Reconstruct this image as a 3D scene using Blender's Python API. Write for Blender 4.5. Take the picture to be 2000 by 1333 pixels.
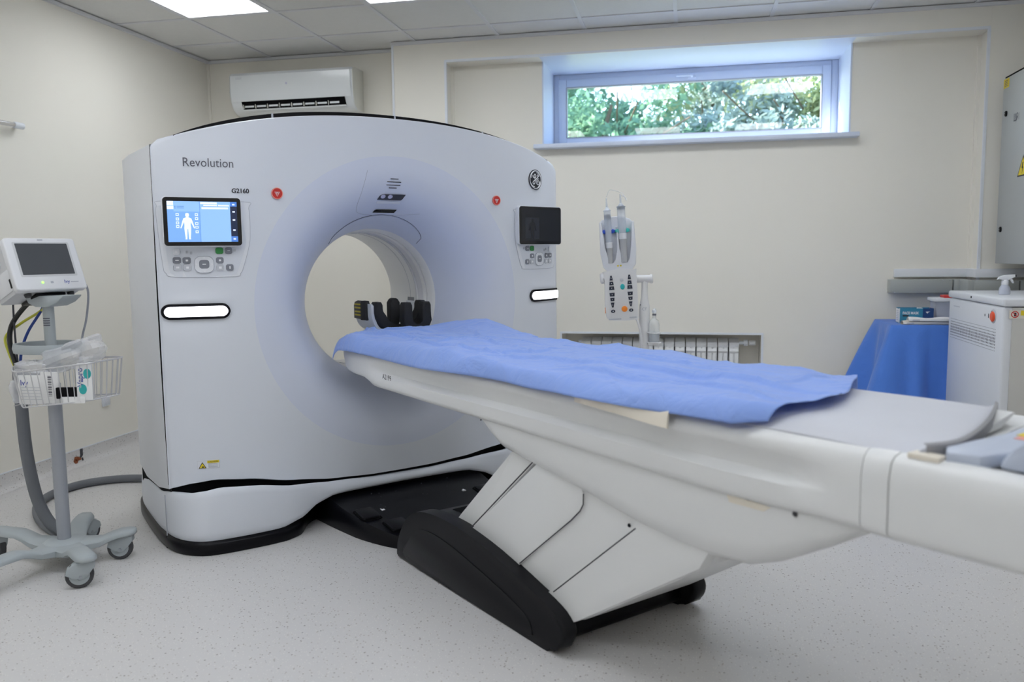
import bpy, bmesh, math, random
from mathutils import Matrix, Vector, noise as mnoise
random.seed(7)
R = math.radians
for o in list(bpy.data.objects): bpy.data.objects.remove(o)
scene = bpy.context.scene
col = scene.collection

# ------------------------------------------------------------------ camera
F_PX, PITCH, YAW, ROLL, EYE = 1625.25, 0.1049, 0.2109, -0.012, 1.25
cy, sy, cp, sp = math.cos(YAW), math.sin(YAW), math.cos(PITCH), math.sin(PITCH)
fw = Vector((-sy*cp, cy*cp, -sp)); rt = Vector((cy, sy, 0)); up = rt.cross(fw)
cr, sr = math.cos(ROLL), math.sin(ROLL)
r2 = rt*cr + up*sr; u2 = up*cr - rt*sr
camd = bpy.data.cameras.new('camera'); cam = bpy.data.objects.new('camera', camd); col.objects.link(cam)
m3 = Matrix((r2, u2, -fw)).transposed()
cam.matrix_world = Matrix.Translation((0, 0, EYE)) @ m3.to_4x4()
camd.sensor_width = 36; camd.sensor_fit = 'HORIZONTAL'; camd.lens = F_PX/2000*36
camd.clip_start = 0.05; camd.clip_end = 200
camd.dof.use_dof = True; camd.dof.focus_distance = 3.75; camd.dof.aperture_fstop = 2.4
scene.camera = cam

# ------------------------------------------------------------------ world, sun, exposure
w = bpy.data.worlds.new('world'); scene.world = w; w.use_nodes = True
nt = w.node_tree; bg = nt.nodes['Background']
sky = nt.nodes.new('ShaderNodeTexSky'); sky.sky_type = 'NISHITA'; sky.sun_disc = False
sky.sun_elevation = R(48); sky.sun_rotation = R(-75); sky.air_density = 1.0; sky.dust_density = 1.2; sky.ozone_density = 2.0
nt.links.new(sky.outputs[0], bg.inputs[0]); bg.inputs[1].default_value = 1.0
sd = bpy.data.lights.new('sun', 'SUN'); sd.energy = 22; sd.angle = R(0.53); sd.color = (1, .95, .86)
sun = bpy.data.objects.new('sun', sd); col.objects.link(sun)
sun.rotation_euler = Vector((0.80, -0.30, -0.55)).to_track_quat('-Z', 'Y').to_euler(); sun.location = (-8, 14, 9)
vs = scene.view_settings
vs.view_transform = 'Standard'; vs.look = 'None'; vs.gamma = 1; vs.use_curve_mapping = False; vs.exposure = 0.46
LED_STRENGTH = 7.0

# ------------------------------------------------------------------ materials
M = {}
def mat(name, c, rough=.5, metal=0, spec=.5, noise=0, nscale=8, bump=0, bscale=60, emit=None, estr=0, trans=0, alpha=1, sheen=0, sub=0, coat=0):
    m = bpy.data.materials.new(name); m.use_nodes = True; n = m.node_tree.nodes; l = m.node_tree.links
    b = n['Principled BSDF']
    b.inputs['Base Color'].default_value = (*c, 1); b.inputs['Roughness'].default_value = rough
    b.inputs['Metallic'].default_value = metal; b.inputs['Specular IOR Level'].default_value = spec
    b.inputs['Transmission Weight'].default_value = trans; b.inputs['Alpha'].default_value = alpha
    b.inputs['Sheen Weight'].default_value = sheen; b.inputs['Coat Weight'].default_value = coat
    if sub:
        b.inputs['Subsurface Weight'].default_value = sub; b.inputs['Subsurface Radius'].default_value = (.01, .01, .01)
    if emit: b.inputs['Emission Color'].default_value = (*emit, 1); b.inputs['Emission Strength'].default_value = estr
    tc = n.new('ShaderNodeTexCoord')
    nz = n.new('ShaderNodeTexNoise'); nz.inputs['Scale'].default_value = nscale; nz.inputs['Detail'].default_value = 4
    l.new(tc.outputs['Object'], nz.inputs['Vector'])
    mx = n.new('ShaderNodeMix'); mx.data_type = 'RGBA'
    k = noise
    mx.inputs[6].default_value = (*[v*(1-k) for v in c], 1); mx.inputs[7].default_value = (*[min(1, v*(1+k)) for v in c], 1)
    l.new(nz.outputs['Fac'], mx.inputs[0]); l.new(mx.outputs[2], b.inputs['Base Color'])
    if bump:
        n2 = n.new('ShaderNodeTexNoise'); n2.inputs['Scale'].default_value = bscale; n2.inputs['Detail'].default_value = 3
        l.new(tc.outputs['Object'], n2.inputs['Vector'])
        bp = n.new('ShaderNodeBump'); bp.inputs['Strength'].default_value = bump; bp.inputs['Distance'].default_value = .01
        l.new(n2.outputs['Fac'], bp.inputs['Height']); l.new(bp.outputs['Normal'], b.inputs['Normal'])
    M[name] = m; return m
mat('gantry_white', (.71, .74, .805), .38, noise=.01, nscale=2)
mat('flare_white', (.66, .70, .82), .33, noise=.01, nscale=2)
mat('bore_white', (.86, .86, .86), .35, noise=.01)
mat('bore_window', (.76, .76, .79), .3, noise=.01)
mat('panel_white', (.76, .78, .83), .4, noise=.01)
mat('table_white', (.76, .765, .765), .36, noise=.01, nscale=2)
mat('cream_plastic', (.80, .74, .64), .45, noise=.02)
mat('black', (.004, .004, .006), .28, spec=.16, noise=.1, nscale=40)
mat('black_matte', (.008, .008, .010),   .36, spec=.16, noise=.15, nscale=60, bump=.01, bscale=400)
mat('gap_black', (.003, .003, .004), .8, spec=.1)
mat('dark_gray', (.035, .035, .045), .5, noise=.1)
mat('glass_black', (.006, .006, .009), .08, noise=0)
mat('key_gray', (.21, .22, .26), .45); mat('key_light', (.55, .57, .62), .45); mat('key_green', (.03, .26, .06), .4)
mat('icon_white', (.85, .86, .9), .5)
mat('text_gray', (.10, .10, .13), .5); mat('text_black', (.012, .012, .02), .5)
mat('line_gray', (.42, .44, .50), .5); mat('line_dark', (.10, .11, .16), .5)
mat('red', (.62, .03, .025), .35); mat('orange_red', (.85, .10, .03), .35); mat('red_light', (.85, .35, .3), .4); mat('orange', (.95, .28, .03), .4); mat('turquoise', (.03, .48, .50), .4)
mat('yellow', (.80, .62, .02), .5); mat('yellow_dim', (.55, .46, .06), .6)
mat('blue_clip', (.02, .08, .55), .35); mat('green_clip', (.05, .55, .50), .35)
mat('steel', (.55, .56, .58), .3, metal=1); mat('chrome', (.75, .75, .77), .15, metal=1); mat('copper', (.35, .12, .06), .4, metal=.8)
mat('lens', (.55, .55, .72), .15)
mat('light_glow', (1, 1, 1), .4, emit=(.93, .93, 1), estr=3.2)
mat('led', (1, 1, 1), .6, emit=(.915, .955, 1), estr=LED_STRENGTH)
mat('screen_blue', (.05, .12, .3), .25, emit=(.20, .40, .82), estr=.75)
mat('screen_blue2', (.05, .12, .3), .25, emit=(.30, .52, .92), estr=.75)
mat('screen_deep', (.02, .05, .2), .25, emit=(.08, .22, .62), estr=.75)
mat('screen_white', (.5, .5, .6), .25, emit=(.62, .74, .95), estr=.75)
mat('screen_navy', (.01, .012, .03), .25, emit=(.012, .02, .05), estr=.75)
mat('screen_off', (.012, .014, .022), .12); mat('screen_ghost', (.022, .026, .038), .2)
mat('lcd_gray', (.075, .08, .09), .28, noise=.05)
mat('led_green', (.2, .7, .1), .4, emit=(.35, 1, .15), estr=1.5)
mat('monitor_white', (.74, .75, .78), .42, noise=.01); mat('monitor_body', (.60, .61, .63), .5, noise=.02)
mat('stand_gray', (.40, .44, .46), .45, noise=.02); mat('stand_pole', (.36, .38, .42), .4, metal=.2, noise=.02); mat('rubber', (.06, .06, .065), .7)
mat('hose_gray', (.16, .17, .19), .6, bump=.15, bscale=200)
mat('cable_black', (.01, .01, .011), .45); mat('cable_blue', (.01, .045, .25), .45); mat('cable_yellow', (.50, .50, .04), .45); mat('cable_gray', (.25, .26, .3), .5)
mat('wire', (.62, .62, .64), .35, metal=.5)
mat('paper', (.82, .82, .82), .7, noise=.03); mat('paper_cream', (.78, .74, .66), .7, noise=.03)
mat('teal', (.03, .42, .42), .5); mat('ink_blue', (.05, .08, .35), .6)
mat('box_teal', (.03, .24, .40), .45); mat('box_navy', (.006, .05, .19), .45)
mat('ac_white', (.80, .83, .85), .22, noise=.01, coat=.2); mat('ac_side', (.74, .74, .68), .4)
mat('pvc_white', (.80, .83, .88), .35, noise=.01); mat('window_white', (.68, .75, .90), .35, noise=.01)  # window frames and boards: blue of the sky light put into the white
mat('cabinet_gray', (.46, .48, .48), .45, noise=.02, bump=.03, bscale=300); mat('trunk_gray', (.44, .46, .44), .5, noise=.02); mat('trunk_white', (.80, .82, .86), .45)
mat('ups_white', (.74, .76, .80), .45, noise=.01); mat('ups_side_shaded', (.58, .57, .54), .5, noise=.01)  # cabinet side: its shade is put into the darker colour
mat('radiator', (.78, .79, .80), .35); mat('radiator_gap', (.03, .035, .04), .6)
mat('pad_gray', (.58, .59, .64), .55, noise=.03, bump=.06, bscale=90); mat('pad_edge', (.33, .33, .35), .5)
mat('tray_blue', (.52, .57, .68), .4, noise=.02)
mat('foam_black', (.012, .012, .013), .75, noise=.2, nscale=60, bump=.1, bscale=300); mat('holder_gray', (.66, .68, .72), .4); mat('carbon', (.05, .045, .05), .5)
mat('bark', (.10, .075, .05), .9, noise=.3, nscale=10, bump=.5, bscale=20)
mat('soil', (.16, .2, .1), .95, noise=.4, nscale=3)
mat('bag_clear', (.85, .86, .9), .18, trans=.0, alpha=.38, bump=.6, bscale=35)
mat('bottle_clear', (.85, .88, .9), .08, alpha=.35); mat('syringe_clear', (.75, .82, .92), .1, alpha=.45); mat('tub_clear', (.66, .70, .82), .25, alpha=.7)
mat('liquid', (.55, .6, .68), .2, alpha=.6); mat('plunger', (.46, .47, .49), .5)
mat('injector_white', (.80, .80, .81), .38, noise=.01); mat('key_black', (.02, .025, .05), .4)

def cloth(name, c, bump, scale, sheen=.3):
    m = mat(name, c, .75, noise=.05, nscale=14, sheen=sheen); n = m.node_tree.nodes; l = m.node_tree.links; b = n['Principled BSDF']
    tc = n.new('ShaderNodeTexCoord')
    nz = n.new('ShaderNodeTexNoise'); nz.inputs['Scale'].default_value = scale; nz.inputs['Detail'].default_value = 5; nz.inputs['Distortion'].default_value = 1.2
    l.new(tc.outputs['Object'], nz.inputs['Vector'])
    bp = n.new('ShaderNodeBump'); bp.inputs['Strength'].default_value = bump; bp.inputs['Distance'].default_value = .02
    l.new(nz.outputs['Fac'], bp.inputs['Height']); l.new(bp.outputs['Normal'], b.inputs['Normal'])
    tr = n.new('ShaderNodeBsdfTranslucent'); tr.inputs['Color'].default_value = (*c, 1)
    mx = n.new('ShaderNodeMixShader'); mx.inputs[0].default_value = .2
    l.new(b.outputs[0], mx.inputs[1]); l.new(tr.outputs[0], mx.inputs[2]); l.new(mx.outputs[0], n['Material Output'].inputs[0])
cloth('sheet_blue', (.31, .47, .95), .7, 9); cloth('drape_blue', (.10, .28, .86), .45, 7)

# wall: cream vinyl wallpaper with a faint woven grain
m = mat('wall_cream', (.87, .84, .765), .62, noise=.015, nscale=3); n = m.node_tree.nodes; l = m.node_tree.links
tc = n.new('ShaderNodeTexCoord'); wv = n.new('ShaderNodeTexNoise'); mp = n.new('ShaderNodeMapping'); mp.inputs['Scale'].default_value = (1, 1, .25)
l.new(tc.outputs['Object'], mp.inputs[0]); l.new(mp.outputs[0], wv.inputs['Vector']); wv.inputs['Scale'].default_value = 320
bp = n.new('ShaderNodeBump'); bp.inputs['Strength'].default_value = .06; bp.inputs['Distance'].default_value = .004
l.new(wv.outputs['Fac'], bp.inputs['Height']); l.new(bp.outputs[0], n['Principled BSDF'].inputs['Normal'])
mat('ceil_tile', (.77, .77, .76), .85, noise=.03, nscale=40, bump=.15, bscale=220); mat('ceil_bar', (.74, .75, .78), .5); mat('slab', (.3, .3, .3), .9)

# floor: pale vinyl with fine dark, brown and white chips
def floor_mat(name):
    m = mat(name, (.66, .645, .64), .40, noise=.02, nscale=2); n = m.node_tree.nodes; l = m.node_tree.links; b = n['Principled BSDF']
    src = b.inputs['Base Color'].links[0].from_socket
    tc = n.new('ShaderNodeTexCoord')
    for sc, thr, c, dens in ((55, .17, (.16, .13, .12), .72), (80, .2, (.33, .28, .24), .6), (120, .22, (.86, .84, .8), .5), (38, .10, (.10, .09, .09), .86)):
        v = n.new('ShaderNodeTexVoronoi'); v.inputs['Scale'].default_value = sc; l.new(tc.outputs['Object'], v.inputs['Vector'])
        a = n.new('ShaderNodeMath'); a.operation = 'LESS_THAN'; a.inputs[1].default_value = thr; l.new(v.outputs['Distance'], a.inputs[0])
        sp_ = n.new('ShaderNodeSeparateColor'); l.new(v.outputs['Color'], sp_.inputs[0])
        g = n.new('ShaderNodeMath'); g.operation = 'GREATER_THAN'; g.inputs[1].default_value = dens; l.new(sp_.outputs[0], g.inputs[0])
        mu = n.new('ShaderNodeMath'); mu.operation = 'MULTIPLY'; l.new(a.outputs[0], mu.inputs[0]); l.new(g.outputs[0], mu.inputs[1])
        mu2 = n.new('ShaderNodeMath'); mu2.operation = 'MULTIPLY'; mu2.inputs[1].default_value = .8; l.new(mu.outputs[0], mu2.inputs[0])
        mx = n.new('ShaderNodeMix'); mx.data_type = 'RGBA'; mx.inputs[7].default_value = (*c, 1)
        l.new(mu2.outputs[0], mx.inputs[0]); l.new(src, mx.inputs[6]); src = mx.outputs[2]
    l.new(src, b.inputs['Base Color'])
floor_mat('floor_vinyl')

# window pane: thin glass, clear with a mirror-like share by Fresnel
m = bpy.data.materials.new('pane'); m.use_nodes = True; n = m.node_tree.nodes; l = m.node_tree.links; n.remove(n['Principled BSDF'])
tr = n.new('ShaderNodeBsdfTransparent'); tr.inputs[0].default_value = (.93, .97, .97, 1)
gl = n.new('ShaderNodeBsdfGlossy'); gl.inputs['Roughness'].default_value = .01
fr = n.new('ShaderNodeFresnel'); fr.inputs[0].default_value = 1.6
mul = n.new('ShaderNodeMath'); mul.operation = 'MULTIPLY'; mul.inputs[1].default_value = 1.2; l.new(fr.outputs[0], mul.inputs[0])
mx = n.new('ShaderNodeMixShader'); l.new(mul.outputs[0], mx.inputs[0]); l.new(tr.outputs[0], mx.inputs[1]); l.new(gl.outputs[0], mx.inputs[2])
l.new(mx.outputs[0], n['Material Output'].inputs[0]); M['pane'] = m
# leaves: diffuse and translucent, varied green
def leaf(name, a, bcol):
    m = bpy.data.materials.new(name); m.use_nodes = True; n = m.node_tree.nodes; l = m.node_tree.links; n.remove(n['Principled BSDF'])
    tc = n.new('ShaderNodeTexCoord'); nz = n.new('ShaderNodeTexNoise'); nz.inputs['Scale'].default_value = 1.6; nz.inputs['Detail'].default_value = 5
    l.new(tc.outputs['Object'], nz.inputs[0])
    rp = n.new('ShaderNodeValToRGB'); rp.color_ramp.elements[0].color = (*a, 1); rp.color_ramp.elements[1].color = (*bcol, 1)
    rp.color_ramp.elements[0].position = .35; rp.color_ramp.elements[1].position = .65
    l.new(nz.outputs['Fac'], rp.inputs[0])
    d = n.new('ShaderNodeBsdfDiffuse'); t = n.new('ShaderNodeBsdfTranslucent'); mx = n.new('ShaderNodeMixShader'); mx.inputs[0].default_value = .45
    l.new(rp.outputs[0], d.inputs[0]); l.new(rp.outputs[0], t.inputs[0]); l.new(d.outputs[0], mx.inputs[1]); l.new(t.outputs[0], mx.inputs[2])
    l.new(mx.outputs[0], n['Material Output'].inputs[0]); M[name] = m
leaf('leaf_green', (.10, .22, .17), (.20, .34, .20)); leaf('leaf_yellow', (.24, .33, .17), (.40, .44, .24)); leaf('leaf_pale', (.20, .28, .29), (.32, .40, .32))

# ------------------------------------------------------------------ mesh helpers
def cat(pts, n=6, closed=False):
    P = [Vector(p) for p in pts]; out = []; N = len(P)
    for i in range(N if closed else N-1):
        if closed: a, b, c, d = P[(i-1) % N], P[i], P[(i+1) % N], P[(i+2) % N]
        else: a, b, c, d = P[max(i-1, 0)], P[i], P[i+1], P[min(i+2, N-1)]
        for k in range(n):
            t = k/n
            out.append(.5*((2*b) + (c-a)*t + (2*a-5*b+4*c-d)*t*t + (3*b-a-3*c+d)*t**3))
    if not closed: out.append(P[-1])
    return out
def interp(tab, x):
    if x <= tab[0][0]: return tab[0][1]
    for (a, u), (b, v) in zip(tab, tab[1:]):
        if x <= b:
            t = (x-a)/(b-a); t = t*t*(3-2*t)*.5 + t*.5; return u+(v-u)*t
    return tab[-1][1]
def rr(w, h, r, n=5, cx=0, cz=0):
    out = []
    for sx, sz, a0 in ((1, 1, 0), (-1, 1, 90), (-1, -1, 180), (1, -1, 270)):
        for k in range(n+1):
            a = R(a0+90*k/n); out.append((cx+sx*(w/2-r)+r*math.cos(a), cz+sz*(h/2-r)+r*math.sin(a)))
    return out
def circ(r, n=24, cx=0, cz=0, rz=None):
    return [(cx+r*math.cos(2*math.pi*k/n), cz+(rz or r)*math.sin(2*math.pi*k/n)) for k in range(n)]
class MB:
    def __init__(s): s.v = []; s.f = []
    def add(s, vs, fs):
        o = len(s.v); s.v += [Vector(v) for v in vs]; s.f += [tuple(i+o for i in f) for f in fs]; return s
    def box(s, x0, x1, y0, y1, z0, z1, bev=0, seg=2):
        vs = [(x, y, z) for x in (x0, x1) for y in (y0, y1) for z in (z0, z1)]
        fs = [(0, 1, 3, 2), (4, 6, 7, 5), (0, 4, 5, 1), (2, 3, 7, 6), (0, 2, 6, 4), (1, 5, 7, 3)]
        if not bev: return s.add(vs, fs)
        bm = bmesh.new(); bv = [bm.verts.new(v) for v in vs]
        for f in fs: bm.faces.new([bv[i] for i in f])
        bmesh.ops.bevel(bm, geom=list(bm.edges), offset=bev, segments=seg, profile=.5, affect='EDGES')
        return s.frombm(bm)
    def frombm(s, bm, fn=None):
        bm.verts.index_update()
        s.add([fn(v.co) if fn else v.co.copy() for v in bm.verts], [[v.index for v in f.verts] for f in bm.faces]); bm.free(); return s
    def prism(s, poly, h0, h1, fn, bev=0, seg=2, caps=(1, 1)):
        # poly in (a, b), extruded h0..h1; fn(a, b, h) -> xyz
        bm = bmesh.new(); A = [bm.verts.new((a, b, h0)) for a, b in poly]; B = [bm.verts.new((a, b, h1)) for a, b in poly]; N = len(poly)
        fa = bm.faces.new(A[::-1]); fb = bm.faces.new(B)
        for i in range(N): bm.faces.new((A[i], A[(i+1) % N], B[(i+1) % N], B[i]))
        if bev:
            es = ([e for e in fa.edges] if caps[0] else []) + ([e for e in fb.edges] if caps[1] else [])
            bmesh.ops.bevel(bm, geom=es, offset=bev, segments=seg, profile=.5, affect='EDGES', clamp_overlap=True)
        return s.frombm(bm, lambda c: Vector(fn(c.x, c.y, c.z)))
    def grid(s, fn, nu, nv, closeu=False):
        vs = [fn(i/(nu if closeu else nu-1), j/(nv-1)) for j in range(nv) for i in range(nu)]
        fs = []
        for j in range(nv-1):
            for i in range(nu if closeu else nu-1):
                i2 = (i+1) % nu; fs.append((j*nu+i, j*nu+i2, (j+1)*nu+i2, (j+1)*nu+i))
        return s.add(vs, fs)
    def loft(s, rings, closed=True, caps=True):
        N = len(rings[0]); vs = [p for r in rings for p in r]; fs = []
        for j in range(len(rings)-1):
            for i in range(N if closed else N-1):
                i2 = (i+1) % N; fs.append((j*N+i, j*N+i2, (j+1)*N+i2, (j+1)*N+i))
        if caps: fs += [tuple(range(N))[::-1], tuple((len(rings)-1)*N+i for i in range(N))]
        return s.add(vs, fs)
    def tube(s, pts, r, seg=8, closed=False, caps=True):
        P = [Vector(p) for p in pts]; N = len(P); rings = []; prev = None
        for i in range(N):
            if closed: t = (P[(i+1) % N]-P[i-1])
            else: t = P[min(i+1, N-1)]-P[max(i-1, 0)]
            t.normalize()
            if prev is None: prev = t.orthogonal().normalized()
            nrm = (prev - t*prev.dot(t))
            if nrm.length < 1e-6: nrm = t.orthogonal()
            nrm.normalize(); prev = nrm; bn = t.cross(nrm); rad = r[i] if isinstance(r, (list, tuple)) else r
            rings.append([P[i]+(nrm*math.cos(a)+bn*math.sin(a))*rad for a in (2*math.pi*k/seg for k in range(seg))])
        if closed: rings.append(rings[0])
        return s.loft(rings, True, caps and not closed)
    def lathe(s, prof, fn, seg=32, caps=True):
        # prof list of (r, h); fn(cos*r, sin*r, h) -> xyz
        rings = [[Vector(fn(r*math.cos(2*math.pi*k/seg), r*math.sin(2*math.pi*k/seg), h)) for k in range(seg)] for r, h in prof]
        return s.loft(rings, True, caps)
ROOTM = {}
I4 = Matrix.Identity(4)
def build(name, mb, m, parent=None, frame=I4, smooth=True, angle=35, kind=None, recalc=True):
    pts = [frame @ v for v in mb.v]
    root = parent
    while root is not None and root.parent is not None: root = root.parent
    if root is not None and root.name in ROOTM: inv = ROOTM[root.name].inverted(); pts = [inv @ p for p in pts]; loc = None
    else:
        xs = [p.x for p in pts]; ys = [p.y for p in pts]; zs = [p.z for p in pts]
        loc = Vector(((min(xs)+max(xs))/2, (min(ys)+max(ys))/2, min(zs))); pts = [p-loc for p in pts]
    me = bpy.data.meshes.new(name); me.from_pydata([tuple(p) for p in pts], [], mb.f)
    if recalc:
        bm = bmesh.new(); bm.from_mesh(me); bmesh.ops.recalc_face_normals(bm, faces=bm.faces); bm.to_mesh(me); bm.free()
    if smooth:
        me.polygons.foreach_set('use_smooth', [True]*len(me.polygons)); me.set_sharp_from_angle(angle=R(angle))
    me.materials.append(M[m]); o = bpy.data.objects.new(name, me); col.objects.link(o)
    if parent is not None: o.parent = parent
    if loc is not None:
        o.location = loc; ROOTM[o.name] = Matrix.Translation(loc)
    if kind: o['kind'] = kind
    return o
def tag(o, label=None, cat_=None, group=None, kind=None):
    if label: o['label'] = label
    if cat_: o['category'] = cat_
    if group: o['group'] = group
    if kind: o['kind'] = kind
    return o
def thing(name, label, cat_, loc, rz=0, group=None):
    o = bpy.data.objects.new(name, None); col.objects.link(o); o.location = loc; o.rotation_euler = (0, 0, rz)
    o.empty_display_size = .1; ROOTM[o.name] = Matrix.Translation(loc) @ Matrix.Rotation(rz, 4, 'Z')
    return tag(o, label, cat_, group)
def copy_tree(o, mtx, label=None):
    c = o.copy(); col.objects.link(c); c.matrix_world = mtx; ROOTM[c.name] = mtx
    if label: c['label'] = label
    def rec(src, dst):
        for ch in src.children:
            d = ch.copy(); col.objects.link(d); d.parent = dst; rec(ch, d)
    rec(o, c); return c
def text2d(s, size, align='LEFT', bold=0):
    cu = bpy.data.curves.new('t', 'FONT'); cu.body = s; cu.size = size; cu.align_x = align; cu.resolution_u = 3; cu.offset = bold
    ob = bpy.data.objects.new('t', cu); col.objects.link(ob); bpy.context.view_layer.update()
    me = bpy.data.meshes.new_from_object(ob); vs = [(v.co.x, v.co.y) for v in me.vertices]; fs = [tuple(p.vertices) for p in me.polygons]
    bpy.data.objects.remove(ob); bpy.data.curves.remove(cu); bpy.data.meshes.remove(me); return vs, fs
def flat_text(name, s, size, m, parent, fn, frame=I4, align='LEFT', bold=0, kw=1):
    vs, fs = text2d(s, size, align, bold); mb = MB().add([fn(a*kw, b) for a, b in vs], fs)
    return build(name, mb, m, parent, frame, smooth=False, recalc=False)

# ================================================================== THE ROOM
XL, XR, YR, YB, YF, H = -3.63, 2.08, 5.94, 5.765, -2.2, 2.739
GX0, GY0 = -3.7047, 4.8768
def struct(name, mb, m, **k):
    o = build(name, mb, m, **k); o['kind'] = 'structure'; return o
fl = struct('floor', MB().box(XL-.1, XR+.1, YF-.1, YR+.5, -.1, 0), 'floor_vinyl', smooth=False)
struct('wall_left', MB().box(XL-.1, XL, YF, YR+.1, 0, H+.3), 'wall_cream', smooth=False)
struct('wall_right', MB().box(XR, XR+.1, YF, YR+.1, 0, H+.3), 'wall_cream', smooth=False)
struct('wall_front', MB().box(XL-.1, XR+.1, YF-.1, YF, 0, H+.3), 'wall_cream', smooth=False)
# back wall: alcove, piers, header, recessed field with window and radiator openings
XA, XN, XW0, XW1, XP = -2.079, -1.694, -1.026, 1.017, 1.786
ZT, ZS = 2.587, 1.985
RX0, RX1, RZ = -.90, .486, .672
wb = MB()
wb.box(XL-.1, XA, YR, YR+.1, 0, H+.3)
wb.box(XA, XN, YB, YR+.1, 0, H+.3)
wb.box(XP, XR+.1, YB, YR+.1, 0, H+.3)
wb.box(XN, XP, YB, YR+.5, ZT, H+.3)
wb.box(XN, XW0, YR, YR+.5, ZS, ZT)
wb.box(XW1, XP, YR, YR+.5, ZS, ZT)
wb.box(XN, XP, YR, YR+.5, RZ, ZS)
wb.box(XN, RX0, YR, YR+.5, 0, RZ); wb.box(RX1, XP, YR, YR+.5, 0, RZ)
wb.box(RX0, RX1, YR+.2, YR+.5, 0, RZ)
struct('wall_back', wb, 'wall_cream', smooth=False)
# trims
k_ = 0
def trim(mb, m='pvc_white'):
    global k_; k_ += 1; return struct('trim_%d' % k_, mb, m, smooth=False)
t_ = .014
trim(MB().box(XN-.002, XN+t_, YB-.004, YB+.012, 0, ZT)); trim(MB().box(XP-t_, XP+.002, YB-.004, YB+.012, 0, ZT))
trim(MB().box(XN, XP, YB-.004, YB+.012, ZT-.002, ZT+t_)); trim(MB().box(XA-.003, XA+.012, YB-.004, YB+.012, 0, H))
trim(MB().box(XL, XL+.016, YR-.016, YR, 0, H), 'wall_cream')
trim(MB().box(XN, XN+.02, YR-.02, YR, 0, ZT), 'wall_cream'); trim(MB().box(XP-.02, XP, YR-.02, YR, 0, ZT), 'wall_cream')
trim(MB().box(.463, .469, YR-.0015, YR, RZ+.01, ZS-.05), 'wall_cream')
trim(MB().box(1.79, 1.793, YB-.0015, YB, ZT+.015, H), 'wall_cream')
trim(MB().box(RX0-.014, RX1+.014, YR-.006, YR+.01, RZ-.002, RZ+.012)); trim(MB().box(RX0-.014, RX0, YR-.006, YR+.01, 0, RZ)); trim(MB().box(RX1, RX1+.014, YR-.006, YR+.01, 0, RZ))
for a, b, c, d in ((XL, XL+.02, YF, YR), (XR-.02, XR, YF, YB)): trim(MB().box(a, b, c, d, H-.02, H), 'ceil_bar')
trim(MB().box(XL, XA, YR-.02, YR, H-.02, H), 'ceil_bar'); trim(MB().box(XA, XR, YB-.02, YB, H-.02, H), 'ceil_bar')
# coved baseboards
def cove(name, p0, p1, inward):
    p0, p1, n_ = Vector(p0), Vector(p1), Vector(inward)
    prof = [(.05, .001), (.03, .004), (.013, .016), (.005, .035), (.004, .094), (0, .097), (0, 0)]
    o = struct(name, MB().loft([[p+n_*a+Vector((0, 0, b)) for a, b in prof] for p in (p0, p1)]), 'floor_vinyl')
    build('cap_strip', MB().loft([[p+n_*a+Vector((0, 0, b)) for a, b in ((.006, .094), (.006, .099), (0, .099), (0, .094))] for p in (p0, p1)]), 'pvc_white', o)
cove('baseboard_left', (XL, YF, 0), (XL, YR, 0), (1, 0, 0)); cove('baseboard_right', (XR, YF, 0), (XR, YB, 0), (-1, 0, 0))
cove('baseboard_back', (XL, YR, 0), (XA, YR, 0), (0, -1, 0))
# ceiling: slab, tiles, T-bars
ce = struct('ceiling', MB().box(XL-.1, XR+.1, YF-.1, YR+.1, H+.12, H+.3), 'slab', smooth=False)
xs = [x for x in (GX0+.6*i for i in range(1, 10)) if XL+.05 < x < XR-.05]; ys = [y for y in (GY0+.6*j for j in range(-12, 2)) if YF+.05 < y < YB-.05]
LEDS = [(i, j) for i in (1, 3, 5, 7) for j in (-1, -5, -9)]
XE = [XL]+xs+[XR]; YE = [YF]+ys
for i in range(len(XE)-1):
    x0, x1 = XE[i], XE[i+1]
    for j in range(len(YE)):
        y0 = YE[j]; y1 = YE[j+1] if j+1 < len(YE) else (YR if x1 < XA+.35 else YB)
        if any(abs(x0-(GX0+.6*a)) < .01 and abs(y0-(GY0+.6*b)) < .01 for a, b in LEDS): continue
        if y1 == YR and x1 > XA:   # tile cut round the pier
            build('ceiling_tile', MB().prism([(x0, y0), (x1, y0), (x1, YB), (XA, YB), (XA, YR), (x0, YR)], H+.006, H+.02, lambda a, b, h: (a, b, h)), 'ceil_tile', ce, smooth=False); continue
        build('ceiling_tile', MB().box(x0, x1, y0, y1, H+.006, H+.02), 'ceil_tile', ce, smooth=False)
for x in xs: build('grid_bar', MB().box(x-.012, x+.012, YF, YR if x < XA else YB, H-.001, H+.012), 'ceil_bar', ce, smooth=False)
for y in ys: build('grid_bar', MB().box(XL, XR, y-.012, y+.012, H, H+.0125), 'ceil_bar', ce, smooth=False)
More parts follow.
